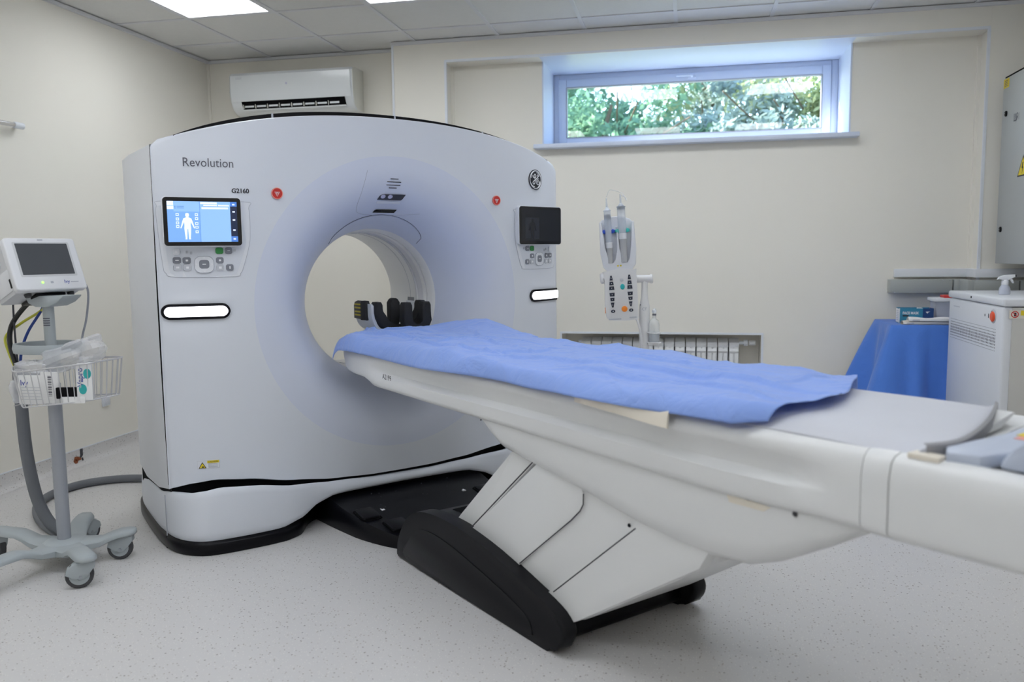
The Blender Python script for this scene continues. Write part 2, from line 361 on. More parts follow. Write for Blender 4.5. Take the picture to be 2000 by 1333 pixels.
for (i, j) in LEDS:
    x0, y0 = GX0+.6*i, GY0+.6*j
    if j == -1 and i in (1, 3): lb = {1: 'square LED ceiling panel above the left side of the scanner', 3: 'square LED ceiling panel cut by the top edge, right of the other lit one'}[i]; gp = 'lit ceiling panels in view'
    elif j == -1: lb = 'square LED ceiling panel mirrored in the window pane near the wall'; gp = 'ceiling panels near the window'
    else: lb = 'square LED ceiling panel further forward in the room, out of the picture'; gp = 'ceiling panels out of the picture'
    t = thing('ceiling_light_panel', lb, 'ceiling light', (x0+.3, y0+.3, H), 0, gp)
    fr_ = MB()
    for a in ((x0+.012, x0+.03, y0+.012, y0+.588), (x0+.57, x0+.588, y0+.012, y0+.588), (x0+.03, x0+.57, y0+.012, y0+.03), (x0+.03, x0+.57, y0+.57, y0+.588)): fr_.box(*a, H+.0, H+.03)
    build('frame', fr_, 'ceil_bar', t, smooth=False)
    build('diffuser', MB().box(x0+.03, x0+.57, y0+.03, y0+.57, H+.004, H+.01), 'led', t, smooth=False)

# ---- window
YW = 6.40
wd = struct('window_1', MB().box(XW0, XW1, YB+.012, YW+.08, ZT-.001, ZT+.004), 'window_white', smooth=False)   # white soffit board
build('reveal_board', MB().box(XW0-.006, XW0+.004, YR-.006, YW+.08, ZS, ZT), 'window_white', wd, smooth=False)
build('reveal_board', MB().box(XW1-.004, XW1+.006, YR-.006, YW+.08, ZS, ZT), 'window_white', wd, smooth=False)
build('window_sill', MB().box(-1.085, 1.07, YR-.085, YW, ZS-.004, ZS+.026, .006), 'window_white', wd)
def ringframe(x0, x1, z0, z1, wd_, y0, y1):
    mb = MB(); mb.box(x0, x0+wd_, y0, y1, z0, z1, .006); mb.box(x1-wd_, x1, y0, y1, z0, z1, .006); mb.box(x0+wd_, x1-wd_, y0, y1, z0, z0+wd_, .006); mb.box(x0+wd_, x1-wd_, y0, y1, z1-wd_, z1, .006); return mb
build('window_frame', ringframe(XW0+.004, XW1-.004, ZS+.026, ZT-.001, .045, YW, YW+.07), 'window_white', wd)
build('sash', ringframe(-.985, .965, 2.052, 2.548, .062, YW-.018, YW+.05), 'window_white', wd)
build('gasket', ringframe(-.925, .905, 2.112, 2.488, .004, YW-.019, YW+.02), 'line_gray', wd)
build('pane', MB().add([(-.925, YW+.012, 2.112), (.905, YW+.012, 2.112), (.905, YW+.012, 2.488), (-.925, YW+.012, 2.488)], [(0, 1, 2, 3)]), 'pane', wd, smooth=False, recalc=False)
hb = build('handle', MB().box(-.03, .03, YW-.03, YW-.018, 2.505, 2.535, .004), 'window_white', wd)
build('handle_lever', MB().tube(cat([(0, YW-.03, 2.52), (0, YW-.055, 2.52), (-.02, YW-.06, 2.522), (-.11, YW-.055, 2.524)], 4), .008, 8), 'window_white', wd)

# ---- outside: lawn bank and trees
struct('ground', MB().box(-14, 14, YW+.5, 30, 1.2, 1.55), 'soil', smooth=False)
def tree(name, label, x, y, h, rx, rz, m, nleaf, seed, ls=.055, zc=None):
    nleaf = int(nleaf*1.45)
    rnd = random.Random(seed); t = thing(name, label, 'tree', (x, y, 1.5), 0, 'trees outside the window')
    zc = zc or h-rz*.8
    tr_ = MB().tube(cat([(x, y, 1.45), (x+rnd.uniform(-.1, .1), y, 2.2), (x+rnd.uniform(-.2, .2), y, zc), (x+rnd.uniform(-.3, .3), y, zc+rz*.6)], 5), [.06-.04*i/15 for i in range(16)], 8)
    for b in range(7):
        a = rnd.uniform(0, 6.28); z0 = zc-rz*.7+b*.15*rz; tr_.tube(cat([(x, y, z0), (x+.4*rx*math.cos(a), y+.4*rx*math.sin(a), z0+.2*rz), (x+.85*rx*math.cos(a), y+.85*rx*math.sin(a), z0+.5*rz)], 3), .010, 5)
    build('trunk', tr_, 'bark', t)
    cl = [(rnd.gauss(0, .45), rnd.gauss(0, .45), rnd.gauss(0, .5), rnd.uniform(.16, .34)) for _ in range(34)]
    mb = MB()
    for i in range(nleaf):
        c = rnd.choice(cl); d = Vector((rnd.gauss(0, 1), rnd.gauss(0, 1), rnd.gauss(0, 1))).normalized()*c[3]*rnd.random()**.4
        p = Vector((x+(c[0]+d.x)*rx, y+(c[1]+d.y)*rx, zc+(c[2]+d.z)*rz))
        a = Vector((rnd.gauss(0, 1), rnd.gauss(0, 1), rnd.gauss(0, 1))).normalized(); b = a.orthogonal().normalized(); s_ = ls*rnd.uniform(.6, 1.3)
        mb.add([p-a*s_, p+b*s_*.5, p+a*s_, p-b*s_*.5], [(0, 1, 2, 3)])
    build('crown', mb, m, t, smooth=False, recalc=False, kind='stuff')
tree('leafy_tree', 'dark green leafy tree seen through the left of the window', -1.9, 11.5, 4.6, 1.3, 1.5, 'leaf_green', 5200, 1)
tree('leafy_tree', 'pale grey-green tree behind the middle of the window', .25, 13.5, 4.4, 1.5, 1.5, 'leaf_pale', 3600, 2)
tree('leafy_tree', 'yellow-green drooping tree behind the right of the window', 1.75, 11.0, 4.7, 1.2, 1.7, 'leaf_yellow', 4200, 3)
tree('leafy_shrub', 'low green shrub behind the lower left of the window pane', -.9, 10.5, 3.2, 1.2, .75, 'leaf_green', 3000, 4)
tree('leafy_shrub', 'low pale shrub behind the lower right of the window pane', .9, 10.6, 3.1, 1.1, .7, 'leaf_pale', 2600, 5)
tree('leafy_tree', 'tall far tree behind the others at the window, left', -3.6, 16, 5.6, 2.0, 2.2, 'leaf_pale', 4200, 6, .075)
tree('leafy_tree', 'tall far tree behind the others at the window, right', 3.6, 15.5, 5.8, 1.9, 2.2, 'leaf_green', 4600, 8, .075)

# ---- radiator in its niche
rd = thing('radiator', 'white sectional radiator in the wall niche under the window', 'radiator', (-.21, 6.04, 0))
nsec = 15; x0 = -.769; px = (0.345+.769)/nsec; first = None
for i in range(nsec):
    xa = x0+i*px; mb = MB()
    mb.box(xa+.003, xa+px-.003, 6.0, 6.075, .12, .60, .006)
    for k in (0, 1): mb.box(xa+.005+k*(px-.008)/2, xa+.003+(k+1)*(px-.008)/2, 5.985, 6.012, .13, .575, .006)
    mb.prism([(5.99, .575), (5.984, .595), (5.99, .61), (6.07, .635), (6.075, .60), (6.075, .575)], xa+.003, xa+px-.003, lambda a, b, h: (h, a, b), .002)
    mb.prism([(5.986, .535), (5.975, .55), (5.984, .566), (6.0, .566), (6.0, .535)], xa+.005, xa+px-.005, lambda a, b, h: (h, a, b), .002)
    build('section', mb, 'radiator', rd)
build('gap_slab', MB().box(x0, .345, 6.03, 6.06, .14, .57), 'radiator_gap', rd, smooth=False)  # dark slab added for the shade between the sections
vl = build('valve', MB().lathe([(.012, 0), (.012, .03), (.022, .03), (.022, .055), (.018, .06)], lambda a, b, h: (.345+h, 6.03+a, .605+b), 14), 'pvc_white', rd)
build('valve_head', MB().lathe([(.016, 0), (.018, .008), (.018, .04), (.012, .046)], lambda a, b, h: (.412+h, 6.03+a, .605+b), 14), 'radiator', vl)
build('bleed_plug', MB().lathe([(.011, 0), (.011, .018), (.006, .024)], lambda a, b, h: (x0-h, 6.03+a, .605+b), 10), 'pvc_white', rd)

# ---- air conditioner
ac = thing('air_conditioner', 'white split air conditioner unit on the back wall above the scanner', 'air conditioner', (-2.855, 5.94, 2.3))
AX0, AX1 = -3.34, -2.375
prof = [(5.94, 2.60), (5.80, 2.60), (5.752, 2.592), (5.735, 2.575), (5.738, 2.45), (5.748, 2.385), (5.775, 2.335), (5.82, 2.308), (5.88, 2.30), (5.94, 2.30)]
mb = MB().prism(prof, AX0, AX1, lambda a, b, h: (h, a, b), .012, 3); build('housing', mb, 'ac_white', ac, angle=30)
fp = MB().loft([[(x, a-.006, b) for a, b in ((5.752, 2.592), (5.735, 2.572), (5.737, 2.45), (5.747, 2.388))] for x in (AX0+.015, AX1-.012)], closed=False, caps=False)
build('front_panel', fp, 'ac_white', ac)
build('side_cap', MB().prism([(a+.002, b-.002) for a, b in prof], AX1, AX1+.006, lambda a, b, h: (h, a, b), .004), 'ac_side', ac)
def outl(t, off): # along outlet slope
    return 5.7475+.0275*t-off*.85, 2.383-.048*t-off*.45
so = MB(); 
so.add([(x, *outl(t, .004)) for t in (-.12, 1.06) for x in (AX0+.09, AX1-.06)], [(0, 1, 3, 2)]); build('outlet', so, 'gap_black', ac, smooth=False, recalc=False)
for q in range(8):
    xa = AX0+.10+q*.096; a0 = outl(.45, .008); a1 = outl(.56, .012)
    build('louvre', MB().loft([[(x, a0[0], a0[1]), (x, a0[0], a0[1]-.003), (x, a1[0], a1[1]-.006), (x, a1[0], a1[1])] for x in (xa+.012, xa+.085)]), 'ac_white', ac, smooth=False)
    build('louvre_rib', MB().box(xa-.002, xa+.002, outl(.5, .008)[0]-.002, outl(.5, 0)[0], outl(.95, 0)[1], outl(.1, 0)[1]), 'ac_side', ac, smooth=False)
a0 = outl(.93, .012); a1 = outl(1.12, .006)
build('flap', MB().loft([[(x, a0[0], a0[1]), (x, a0[0]+.004, a0[1]-.008), (x, a1[0]+.004, a1[1]-.006), (x, a1[0], a1[1])] for x in (AX0+.09, AX1-.06)]), 'ac_white', ac, smooth=False)
flat_text('brand_print', 'GREE', .022, 'key_light', ac, lambda a, b: (AX0+.055+a, 5.7285, 2.545+b))
build('indicator', MB().prism(circ(.007, 12, -2.88, 2.50), 5.727, 5.7295, lambda a, b, h: (a, h, b)), 'lens', ac)

# ---- left wall: rail, socket, earth clamp
ra = thing('wall_rail', 'metal rail with white end cap on the left wall, at the picture edge', 'rail', (XL, 3.6, 1.98))
build('rail_tube', MB().tube([(XL+.045, 2.6, 1.975), (XL+.045, 3.95, 1.975)], .013, 12), 'chrome', ra)
build('end_cap', MB().lathe([(.016, 0), (.018, .005), (.018, .06), (.012, .065)], lambda a, b, h: (XL+.045+a, 3.94+h, 1.975+b), 14), 'pvc_white', ra)
build('bracket', MB().box(XL, XL+.05, 3.985, 4.0, 1.967, 1.983, .003), 'dark_gray', ra)
so_ = thing('wall_socket', 'white socket low on the left wall behind the wire basket', 'socket', (XL, 4.568, .31))
build('plate', MB().box(XL, XL+.012, 4.535, 4.605, .315, .385, .004), 'pvc_white', so_); build('insert', MB().box(XL+.011, XL+.015, 4.55, 4.59, .33, .37, .003), 'panel_white', so_)
ea = thing('earth_clamp', 'dark earthing bracket with copper bolt on the left skirting', 'bracket', (XL, 4.29, .02))
build('strap', MB().loft([[(XL+.004+o, 4.315+w_, z+dz) for o, dz in ((0, 0), (.004, 0))] + [(XL+.008, 4.335+w_, z), (XL+.004, 4.335+w_, z)] for z, w_, dz in ((.095, 0, 0), (.055, 0, 0), (.045, -.01, 0), (.04, -.02, 0))]), 'dark_gray', ea)
build('bolt', MB().lathe([(.014, 0), (.014, .02), (.008, .022), (.008, .035)], lambda a, b, h: (XL+.004+h, 4.275+a, .045+b), 6), 'copper', ea, smooth=False)
build('nut', MB().lathe([(.017, 0), (.017, .01)], lambda a, b, h: (XL+.003+h, 4.27+a, .03+b), 6), 'copper', ea, smooth=False)
build('lead_end', MB().tube([(XL+.01, 4.325, .04), (XL+.014, 4.325, .022)], .004, 6), 'dark_gray', ea)

# ================================================================== SCANNER (local frame: x right, y into the gantry, z up)
PL = Vector((-2.17232, 3.09464, 0)); TH = R(47); UC = 1.055
Uv = Vector((math.cos(TH), math.sin(TH), 0)); Nv = Vector((math.sin(TH), -math.cos(TH), 0))
G = Matrix.Translation(PL+Uv*UC) @ Matrix.Rotation(TH, 4, 'Z')
def gw(x, n, z): return G @ Vector((x, -n, z))
HW, ZC, RB, RF, DEP = 1.055, 1.021, .361, .69, .278
def nf(x):
    a = max(0, abs(x)-.5); return .12*(1-(min(a, .56)/.556)**2.4)
def flare(r):
    s = min(1, max(0, (r-RB)/(RF-RB))); return DEP*(1-s)**2.9
def fy(x, z): return -nf(x)+flare(math.hypot(x, z-ZC))
def ztop(x): return 1.886-.160*(abs(x)/HW)**2.2
GAP = [(0, .205), (.15, .206), (.35, .217), (.55, .242), (.75, .276), (.88, .287), (.97, .278), (1.055, .262)]
def zgap(x): return interp(GAP, abs(x))
ga = thing('ct_scanner', 'large white CT scanner with round bore and lit blue control screen', 'CT scanner', tuple(gw(0, -.3, 0)), TH)
def gb(name, mb, m, parent=None, **k): return build(name, mb, m, parent or ga, G, **k)
# front cover
ol = []
zt = ztop(HW)
ol += [(-HW+.03*(1-math.cos(R(a))), zt-.03+.03*math.sin(R(a))) for a in (0, 30, 60)]
ol += [(x, ztop(x)) for x in [-HW+.03+(2*HW-.06)*k/80 for k in range(81)]]
ol += [(HW-.03*(1-math.cos(R(a))), zt-.03+.03*math.sin(R(a))) for a in (60, 30, 0)]
ol += [(HW, zt-.03-(zt-.03-zgap(HW))*k/40) for k in range(1, 41)]
ol += [(x, zgap(x)) for x in [HW-2*HW*k/80 for k in range(1, 80)]]
ol += [(-HW, zgap(HW)+(zt-.03-zgap(HW))*k/40) for k in range(0, 40)]
rings = []
NR = [i/13 for i in range(14)]
def ringpts(kind, t):
    out = []
    for (x, z) in ol:
        ro = math.hypot(x, z-ZC); cx, cz = x/ro, (z-ZC)/ro
        r = RB+(RF-RB)*t if kind == 0 else RF+(ro-RF)*t
        px_, pz = cx*r, ZC+cz*r; out.append(Vector((px_, fy(px_, pz), pz)))
    return out
fl_ = [ringpts(0, t) for t in NR]
gb('bore_flare', MB().loft(fl_, True, False), 'flare_white', angle=60)
fc = [ringpts(1, t) for t in [0, .1, .2, .35, .5, .65, .8, .9, .96, .985]]
last = []
for (x, z) in ol: last.append(Vector((x, fy(x, z)+.010, z)))
fc.append(last)
fc.append([Vector((x, max(.0, 0)+.001, z)) for (x, z) in ol]); fc.append([Vector((x*.985, .001, ZC+(z-ZC)*.985)) for (x, z) in ol])
gb('front_cover', MB().loft(fc, True, False), 'gantry_white', angle=50)
# rear cover: side panels and back
side = [(-HW, .010), (-HW, .2), (-HW, .45), (-HW+.005, .62), (-HW+.04, .76), (-HW+.12, .87), (-HW+.25, .93), (-.6, .95), (-.3, .955)]
plan = side+[(-x, y) for x, y in side[::-1]]
SG = [(0, .262), (.19, .227), (.48, .222), (.70, .262), (.80, .335), (.95, .42)]
rc = []
for x, y in plan:
    zb, zt_ = interp(SG, y), ztop(x)-.012-.05*max(0, (y-.55)/.4)
    rc.append([Vector((x*.985, y, zb+.002))]+[Vector((x, y, zb+(zt_-zb)*k/10)) for k in range(11)]+[Vector((x*.97, y-.01*(y > .9), zt_+.006))])
def rcover(rows): # drop the part of the back that the bore opening takes
    mb = MB(); N = len(rows[0]); vs = [p for r in rows for p in r]; fs = []
    for j in range(len(rows)-1):
        if rows[j][0].y > .94 and rows[j+1][0].y > .94: continue
        for i in range(N-1): fs.append((j*N+i, j*N+i+1, (j+1)*N+i+1, (j+1)*N+i))
    return mb.add(vs, fs)
gb('rear_cover', rcover(rc), 'panel_white', angle=60)
bo = [(x, ztop(x)-.06) for x in [-.6+1.2*k/24 for k in range(25)]]+[(.6, 1.75-(1.75-.42)*k/16) for k in range(1, 17)]+[(.6-1.2*k/24, .42) for k in range(1, 25)]+[(-.6, .42+(1.75-.42)*k/16) for k in range(1, 16)]
def bring(t):
    out = []
    for x, z in bo:
        ro = math.hypot(x, z-ZC); r = RB+(ro-RB)*t; s = min(1, (r-RB)/.16); out.append(Vector((x/ro*r, .955-.30*(1-s)**1.3, ZC+(z-ZC)/ro*r)))
    return out
gb('back_cover', MB().loft([bring(t) for t in (0, .08, .16, .24, .32, .42, .55, .8, 1)], True, False), 'panel_white', angle=60)
# top cap in black, black sheets added behind the joints so the gaps read dark
gb('top_cap', MB().loft([[Vector((x, y, (ztop(x)+.027*(1-(abs(x)/.97)**5) if top else ztop(x)-.012))) for x in [-.97+1.94*k/48 for k in range(49)]] for y, top in ((-.035, 0), (-.035, 1), (.4, 1), (.75, 1), (.75, 0))], False, False), 'black', angle=40)
for xj in (-.55, .05, .55):
    gb('cap_joint', MB().box(xj-.004, xj+.004, -.038, -.03, ztop(xj)-.01, ztop(xj)+.027), 'line_gray', smooth=False)
fr1 = MB(); fr2 = MB()
fr1.loft([[Vector((x*.992, y, z if y < .02 else z)) for x, z in ((-HW, .1), (-HW, 1.66), (-HW+.02, 1.69)) ] for y in (-.0, .3, .6)], False, False)
fr2.loft([[Vector((x*.992, y, z)) for x, z in ((HW, .1), (HW, 1.66), (HW-.02, 1.69))] for y in (-.0, .3, .6)], False, False)
gb('gap_backing', fr1, 'gap_black', smooth=False); gb('gap_backing', fr2, 'gap_black', smooth=False)
for sx in (-1,):
    zs_ = [1.70-1.42*k/40 for k in range(41)]
    gb('cover_seam', MB().tube([(sx*(HW+.0005), .005, z) for z in zs_], [.0012+.0032*math.sin(math.pi*min(1, max(0, (1.45-z)/1.05)))**.8 for z in zs_], 8), 'gap_black')
# bottom joint: black recessed band following the gap
def bandpt(x, z, off): return Vector((x, -nf(x)*.85+off-.012*(1-abs(x)/HW), z))
gb('joint_band', MB().loft([[bandpt(x, zgap(x)+dz, .01) for x in [-HW+.01+(2*HW-.02)*k/60 for k in range(61)]] for dz in (-.07, .03)], False, False), 'gap_black')
gb('plinth', MB().box(-.98, .98, .03, .86, .0, .24, .02), 'black')
# base cover
BP = [(-.70, -.93), (-.90, -.89), (-1.0, -.80), (-1.05, -.62), (-1.068, -.3), (-1.068, -.05), (-1.045, .08), (-.985, .165), (-.90, .198), (-.72, .208), (-.56, .192), (-.43, .158), (-.28, .138), (-.12, .132), (0, .130)]
bp3 = cat([(x, -n, 0) for x, n in BP], 5); bp3 += [Vector((-p.x, p.y, 0)) for p in bp3[::-1]][1:]
def zb_base(p):
    if p.y > .1: return .052
    return interp([(0, .148), (.36, .147), (.44, .128), (.54, .080), (.64, .056), (2, .052)], abs(p.x))
def zt_base(p):
    a = interp(SG, max(0, p.y))-.014; b = zgap(p.x)-interp([(-1, .007), (-.4, .009), (.2, .014), (1, .018)], p.x); t = min(1, max(0, (p.y+.08)/.12)); return b+(a-b)*t
cols = []
for i, p in enumerate(bp3):
    a = bp3[max(i-1, 0)]; b = bp3[min(i+1, len(bp3)-1)]; d = (b-a).normalized(); nn = Vector((-d.y, d.x, 0))   # inward normal
    z0, z1 = zb_base(p), zt_base(p)
    cc = [p+nn*.05+Vector((0, 0, z0+.01)), p+nn*.012+Vector((0, 0, z0))]
    cc += [p+nn*(.004*(1-math.sin(math.pi*min(1, (k+1)/9)))+.012*(k/8)**2)+Vector((0, 0, z0+.008+(z1-z0-.012)*k/8)) for k in range(9)]
    cc += [p+nn*.022+Vector((0, 0, z1)), p+nn*.08+Vector((0, 0, z1-.014))]
    cols.append(cc)
gb('base_cover', MB().loft(cols, False, False), 'gantry_white', angle=50)
sk = []
for i, p in enumerate(bp3):
    a = bp3[max(i-1, 0)]; b = bp3[min(i+1, len(bp3)-1)]; d = (b-a).normalized(); nn = Vector((-d.y, d.x, 0))
    f_ = interp([(0, .16), (.38, .16), (.55, .02), (.62, 0), (3, 0)], abs(p.x)) if p.y < .05 else 0
    sk.append([p+nn*(f_+.03)+Vector((0, 0, .075)), p+nn*(f_-.002)+Vector((0, 0, .052)), p+nn*(f_-.008)+Vector((0, 0, .046)), p+nn*(f_-.008)+Vector((0, 0, .006)), p+nn*(f_-.002)+Vector((0, 0, 0))])
gb('skirt', MB().loft(sk, False, False), 'black', angle=50)
gb('skirt_joint', MB().box(-1.073, -1.068, .02, .026, .0, .05), 'gap_black', smooth=False)
for sx in (-1, 1): gb('base_seam', MB().box(sx*1.069-.002, sx*1.069+.002, .018, .022, .055, .235), 'line_gray', smooth=False)
# bore tunnel
def ring_l(prof): return MB().lathe(prof, lambda a, b, h: (a, h, ZC+b), 96, False)
gb('bore_ring', ring_l([(RB+.004, DEP-.124), (RB-.002, DEP-.118), (RB-.008, .20), (RB-.010, .225)]), 'bore_white', angle=60)
gb('bore_ring', ring_l([(RB-.006, .233), (RB-.012, .235), (RB-.014, .262)]), 'bore_white', angle=60)
gb('bore_gap', ring_l([(RB+.004, .2), (RB+.004, .30)]), 'gap_black')
gb('scan_window', ring_l([(RB-.008, .266), (RB-.010, .27), (RB-.010, .325)]), 'bore_window', angle=60)
gb('bore_tube', ring_l([(RB-.006, .329), (RB-.016, .332), (RB-.016, .60), (RB-.006, .66)]), 'bore_white', angle=60)
for yy in (.40, .335): gb('bore_seam', ring_l([(RB-.0165, yy), (RB-.0175, yy+.001), (RB-.0165, yy+.003)]), 'line_gray')
a0 = R(-1); gb('bore_sensor', MB().loft([[Vector(((RB-.02-dr)*math.cos(a), y, ZC+(RB-.02-dr)*math.sin(a))) for y in (.355, .43)] for a in (R(-4.2), R(-.6)) for dr in (0,)], False, False), 'key_gray')
# items laid on the cover skin
def skin(x, z, off): return Vector((x, fy(x, z)-off, z))
def decal(name, poly, m, off=.0015, parent=None, base=.0, bev=0):
    return gb(name, MB().prism(poly, base, off, lambda a, b, h: skin(a, b, h), bev), m, parent, smooth=False)
def dtext(name, s, size, x, z, m, off=.0012, parent=None, bold=0, align='LEFT', kw=1, slope=0):
    return flat_text(name, s, size, m, parent or ga, lambda a, b: skin(x+a, z+b+slope*a, off), G, align, bold, kw)
def line(name, pts, r, m, parent=None, off=.0005, closed=False, seg=6):
    return gb(name, MB().tube([skin(x, z, off) for x, z in pts], r, seg, closed), m, parent)
# lip panel over the bore
la = []
for k in range(41):
    a = R(50+80*k/40); t = k/40; e = math.sin(math.pi*min(1, max(0, t)))**.35; ro = RB+.010+.052*e
    la.append([skin(math.cos(a)*r, ZC+math.sin(a)*r, o) for r, o in ((RB+.002, .001), (RB+.003, .004), (ro-.002, .004), (ro, -.002))])
lp = gb('bore_lip', MB().loft(la, False, False), 'flare_white')
line('lip_seam', [((RB+.012+.052*math.sin(math.pi*k/40)**.35)*math.cos(R(50+80*k/40)), ZC+(RB+.012+.052*math.sin(math.pi*k/40)**.35)*math.sin(R(50+80*k/40))) for k in range(41)], .0014, 'line_dark', lp)
# hatch seam of the sensor panel above the bore
line('sensor_panel_seam', cat([(-.15, 1.66, 0), (-.165, 1.55, 0), (-.17, 1.47, 0), (-.12, 1.445, 0), (.05, 1.44, 0), (.17, 1.45, 0)], 6) and [(p.x, p.y) for p in cat([(-.14, 1.64, 0), (-.16, 1.55, 0), (-.168, 1.475, 0), (-.13, 1.447, 0), (.05, 1.443, 0), (.18, 1.45, 0)], 6)], .0007, 'line_gray')
XS = 0
for k, (w_, dz, dx) in enumerate(((.042, .024, .004), (.074, .010, .003), (.074, -.004, 0), (.042, -.017, -.002))):
    decal('speaker_slot', rr(w_, .0036, .0015, 2, dx*.5, 1.583+dz), 'dark_gray')
cw = decal('camera_window', [(-.068, 1.511), (.058, 1.511), (.064, 1.515), (.075, 1.537), (-.045, 1.537), (-.058, 1.530)], 'dark_gray', .003)
for xx in (-.042, -.004): decal('camera_lens', circ(.0125, 20, xx, 1.526, .009), 'lens', .006, cw)
decal('camera_shade', rr(.125, .012, .003, 2, -.002, 1.500), 'gantry_white', .002)
decal('laser_slot', [(-.060, 1.454), (.054, 1.454), (.060, 1.468), (-.047, 1.468), (-.057, 1.464)], 'glass_black', .003)
# emergency buttons
for sx in (-1, 1):
    b_ = decal('emergency_button', circ(.025, 28, sx*.573, 1.521), 'red', .006, bev=.002)
    gb('ring', MB().tube([skin(sx*.573+.0235*math.cos(a), 1.521+.0235*math.sin(a), .006) for a in (2*math.pi*k/28 for k in range(28))], .0018, 6, True), 'red_light', b_)
    tri = [(sx*.573+.0125*math.cos(R(90+120*k+180)), 1.521+.0125*math.sin(R(90+120*k+180))) for k in range(3)]
    gb('symbol', MB().tube([skin(a, c, .0065) for a, c in tri], .0013, 6, True).tube([skin(sx*.573+.004*math.cos(a), 1.522+.004*math.sin(a), .0065) for a in (2*math.pi*k/10 for k in range(10))], .001, 6, True), 'icon_white', b_)
# lettering
dtext('name_print', 'Revolution', .052, -.945, 1.626, 'text_gray', kw=.865, slope=-.01)
dtext('number_print', 'G2160', .0265, -.762, 1.519, 'text_black', bold=.0007, kw=.98)
# caution sticker
st = decal('caution_sticker', rr(.086, .036, .003, 2, -.903, .360), 'panel_white', .0012)
decal('yellow_band', [(-.908, .366), (-.862, .366), (-.862, .377), (-.908, .377)], 'yellow', .0018, st)
tr3 = decal('triangle', [(-.942, .345), (-.912, .345), (-.927, .372)], 'text_black', .0018, st); decal('triangle_fill', [(-.938, .347), (-.916, .347), (-.927, .367)], 'yellow', .0022, st); decal('symbol', rr(.009, .005, .001, 2, -.926, .351), 'text_black', .0026, st)
dtext('caution_print', 'CAUTION', .0085, -.905, .3685, 'text_black', .0024, st)
for k in range(3): decal('print_line', [(-.904, .361-.006*k), (-.868, .361-.006*k), (-.868, .3625-.006*k), (-.904, .3625-.006*k)], 'line_gray', .0018, st)
line('sticker_edge', [(-.945, .343), (-.861, .343), (-.861, .377), (-.945, .377)], .0006, 'line_gray', st, .001, True)

# emblem
ex, ez, er = .853, 1.640, .050
em = decal('emblem', circ(er*1.06, 40, ex, ez), 'text_black', .004)
gb('emblem_ring', MB().tube([skin(ex+er*.92*math.cos(a), ez+er*.92*math.sin(a), .0045) for a in (2*math.pi*k/48 for k in range(48))], .0021, 6, True), 'icon_white', em)
for k in range(4):
    pts = []
    for q in range(7):
        a = R(78+90*k-q*9); rr_ = er*(.76+.11*math.sin(q/6*1.57)); pts.append(skin(ex+rr_*math.cos(a), ez+rr_*math.sin(a), .0045))
    gb('emblem_swirl', MB().tube(pts, [.0022-.0001*q for q in range(7)], 6), 'icon_white', em)
def es(pts, closed=False):
    q = [((a-645)/300*er*1.0, (670-b)/400*er*1.0) for a, b in pts]
    return [skin(ex+p.x, ez+p.y, .005) for p in cat([(a, b, 0) for a, b in q], 5, closed)]
for sname, pts in (('g', [(505, 495), (520, 560), (565, 600), (625, 570), (648, 490), (612, 440), (575, 480), (570, 545), (600, 610), (655, 560)]),
                   ('l', [(735, 560), (720, 500), (762, 452), (797, 495), (765, 545), (710, 600), (620, 680), (555, 730), (508, 800), (545, 865), (595, 830), (618, 750), (628, 690), (600, 615)]),
                   ('e', [(800, 632), (745, 635), (692, 720), (700, 830), (760, 880), (822, 830), (818, 745), (775, 700), (742, 740), (758, 790)])):
    gb('emblem_script', MB().tube(es(pts), .0019, 6), 'icon_white', em)

# light bars wrapping the corners
for sx in (-1, 1):
    xa, xb = (.80, 1.05) if sx > 0 else (.79, 1.05)
    def barring(off, hw_, y_off):
        rows = []
        L = [xa+(xb-xa)*(.5-.5*math.cos(math.pi*k/40)) for k in range(41)]
        for x in L:
            d = min(x-xa, xb-x if sx < 0 else 9); h_ = hw_*math.sqrt(max(.004, 1-(1-min(1, d/hw_))**2)) if d < hw_ else hw_
            rows.append([skin(sx*x, 1.022+zz*h_, oo) for zz, oo in ((-1, 0), (-1, y_off*.8), (-.8, y_off), (.8, y_off), (1, y_off*.8), (1, 0))])
        return rows
    br = gb('light_bar', MB().loft(barring(0, .033, .011)), 'black', angle=50)
    xa += .012; xb -= .010 if sx < 0 else .004
    gb('diffuser', MB().loft(barring(0, .0215, .020)), 'light_glow', br, angle=50)
    if sx < 0: pass

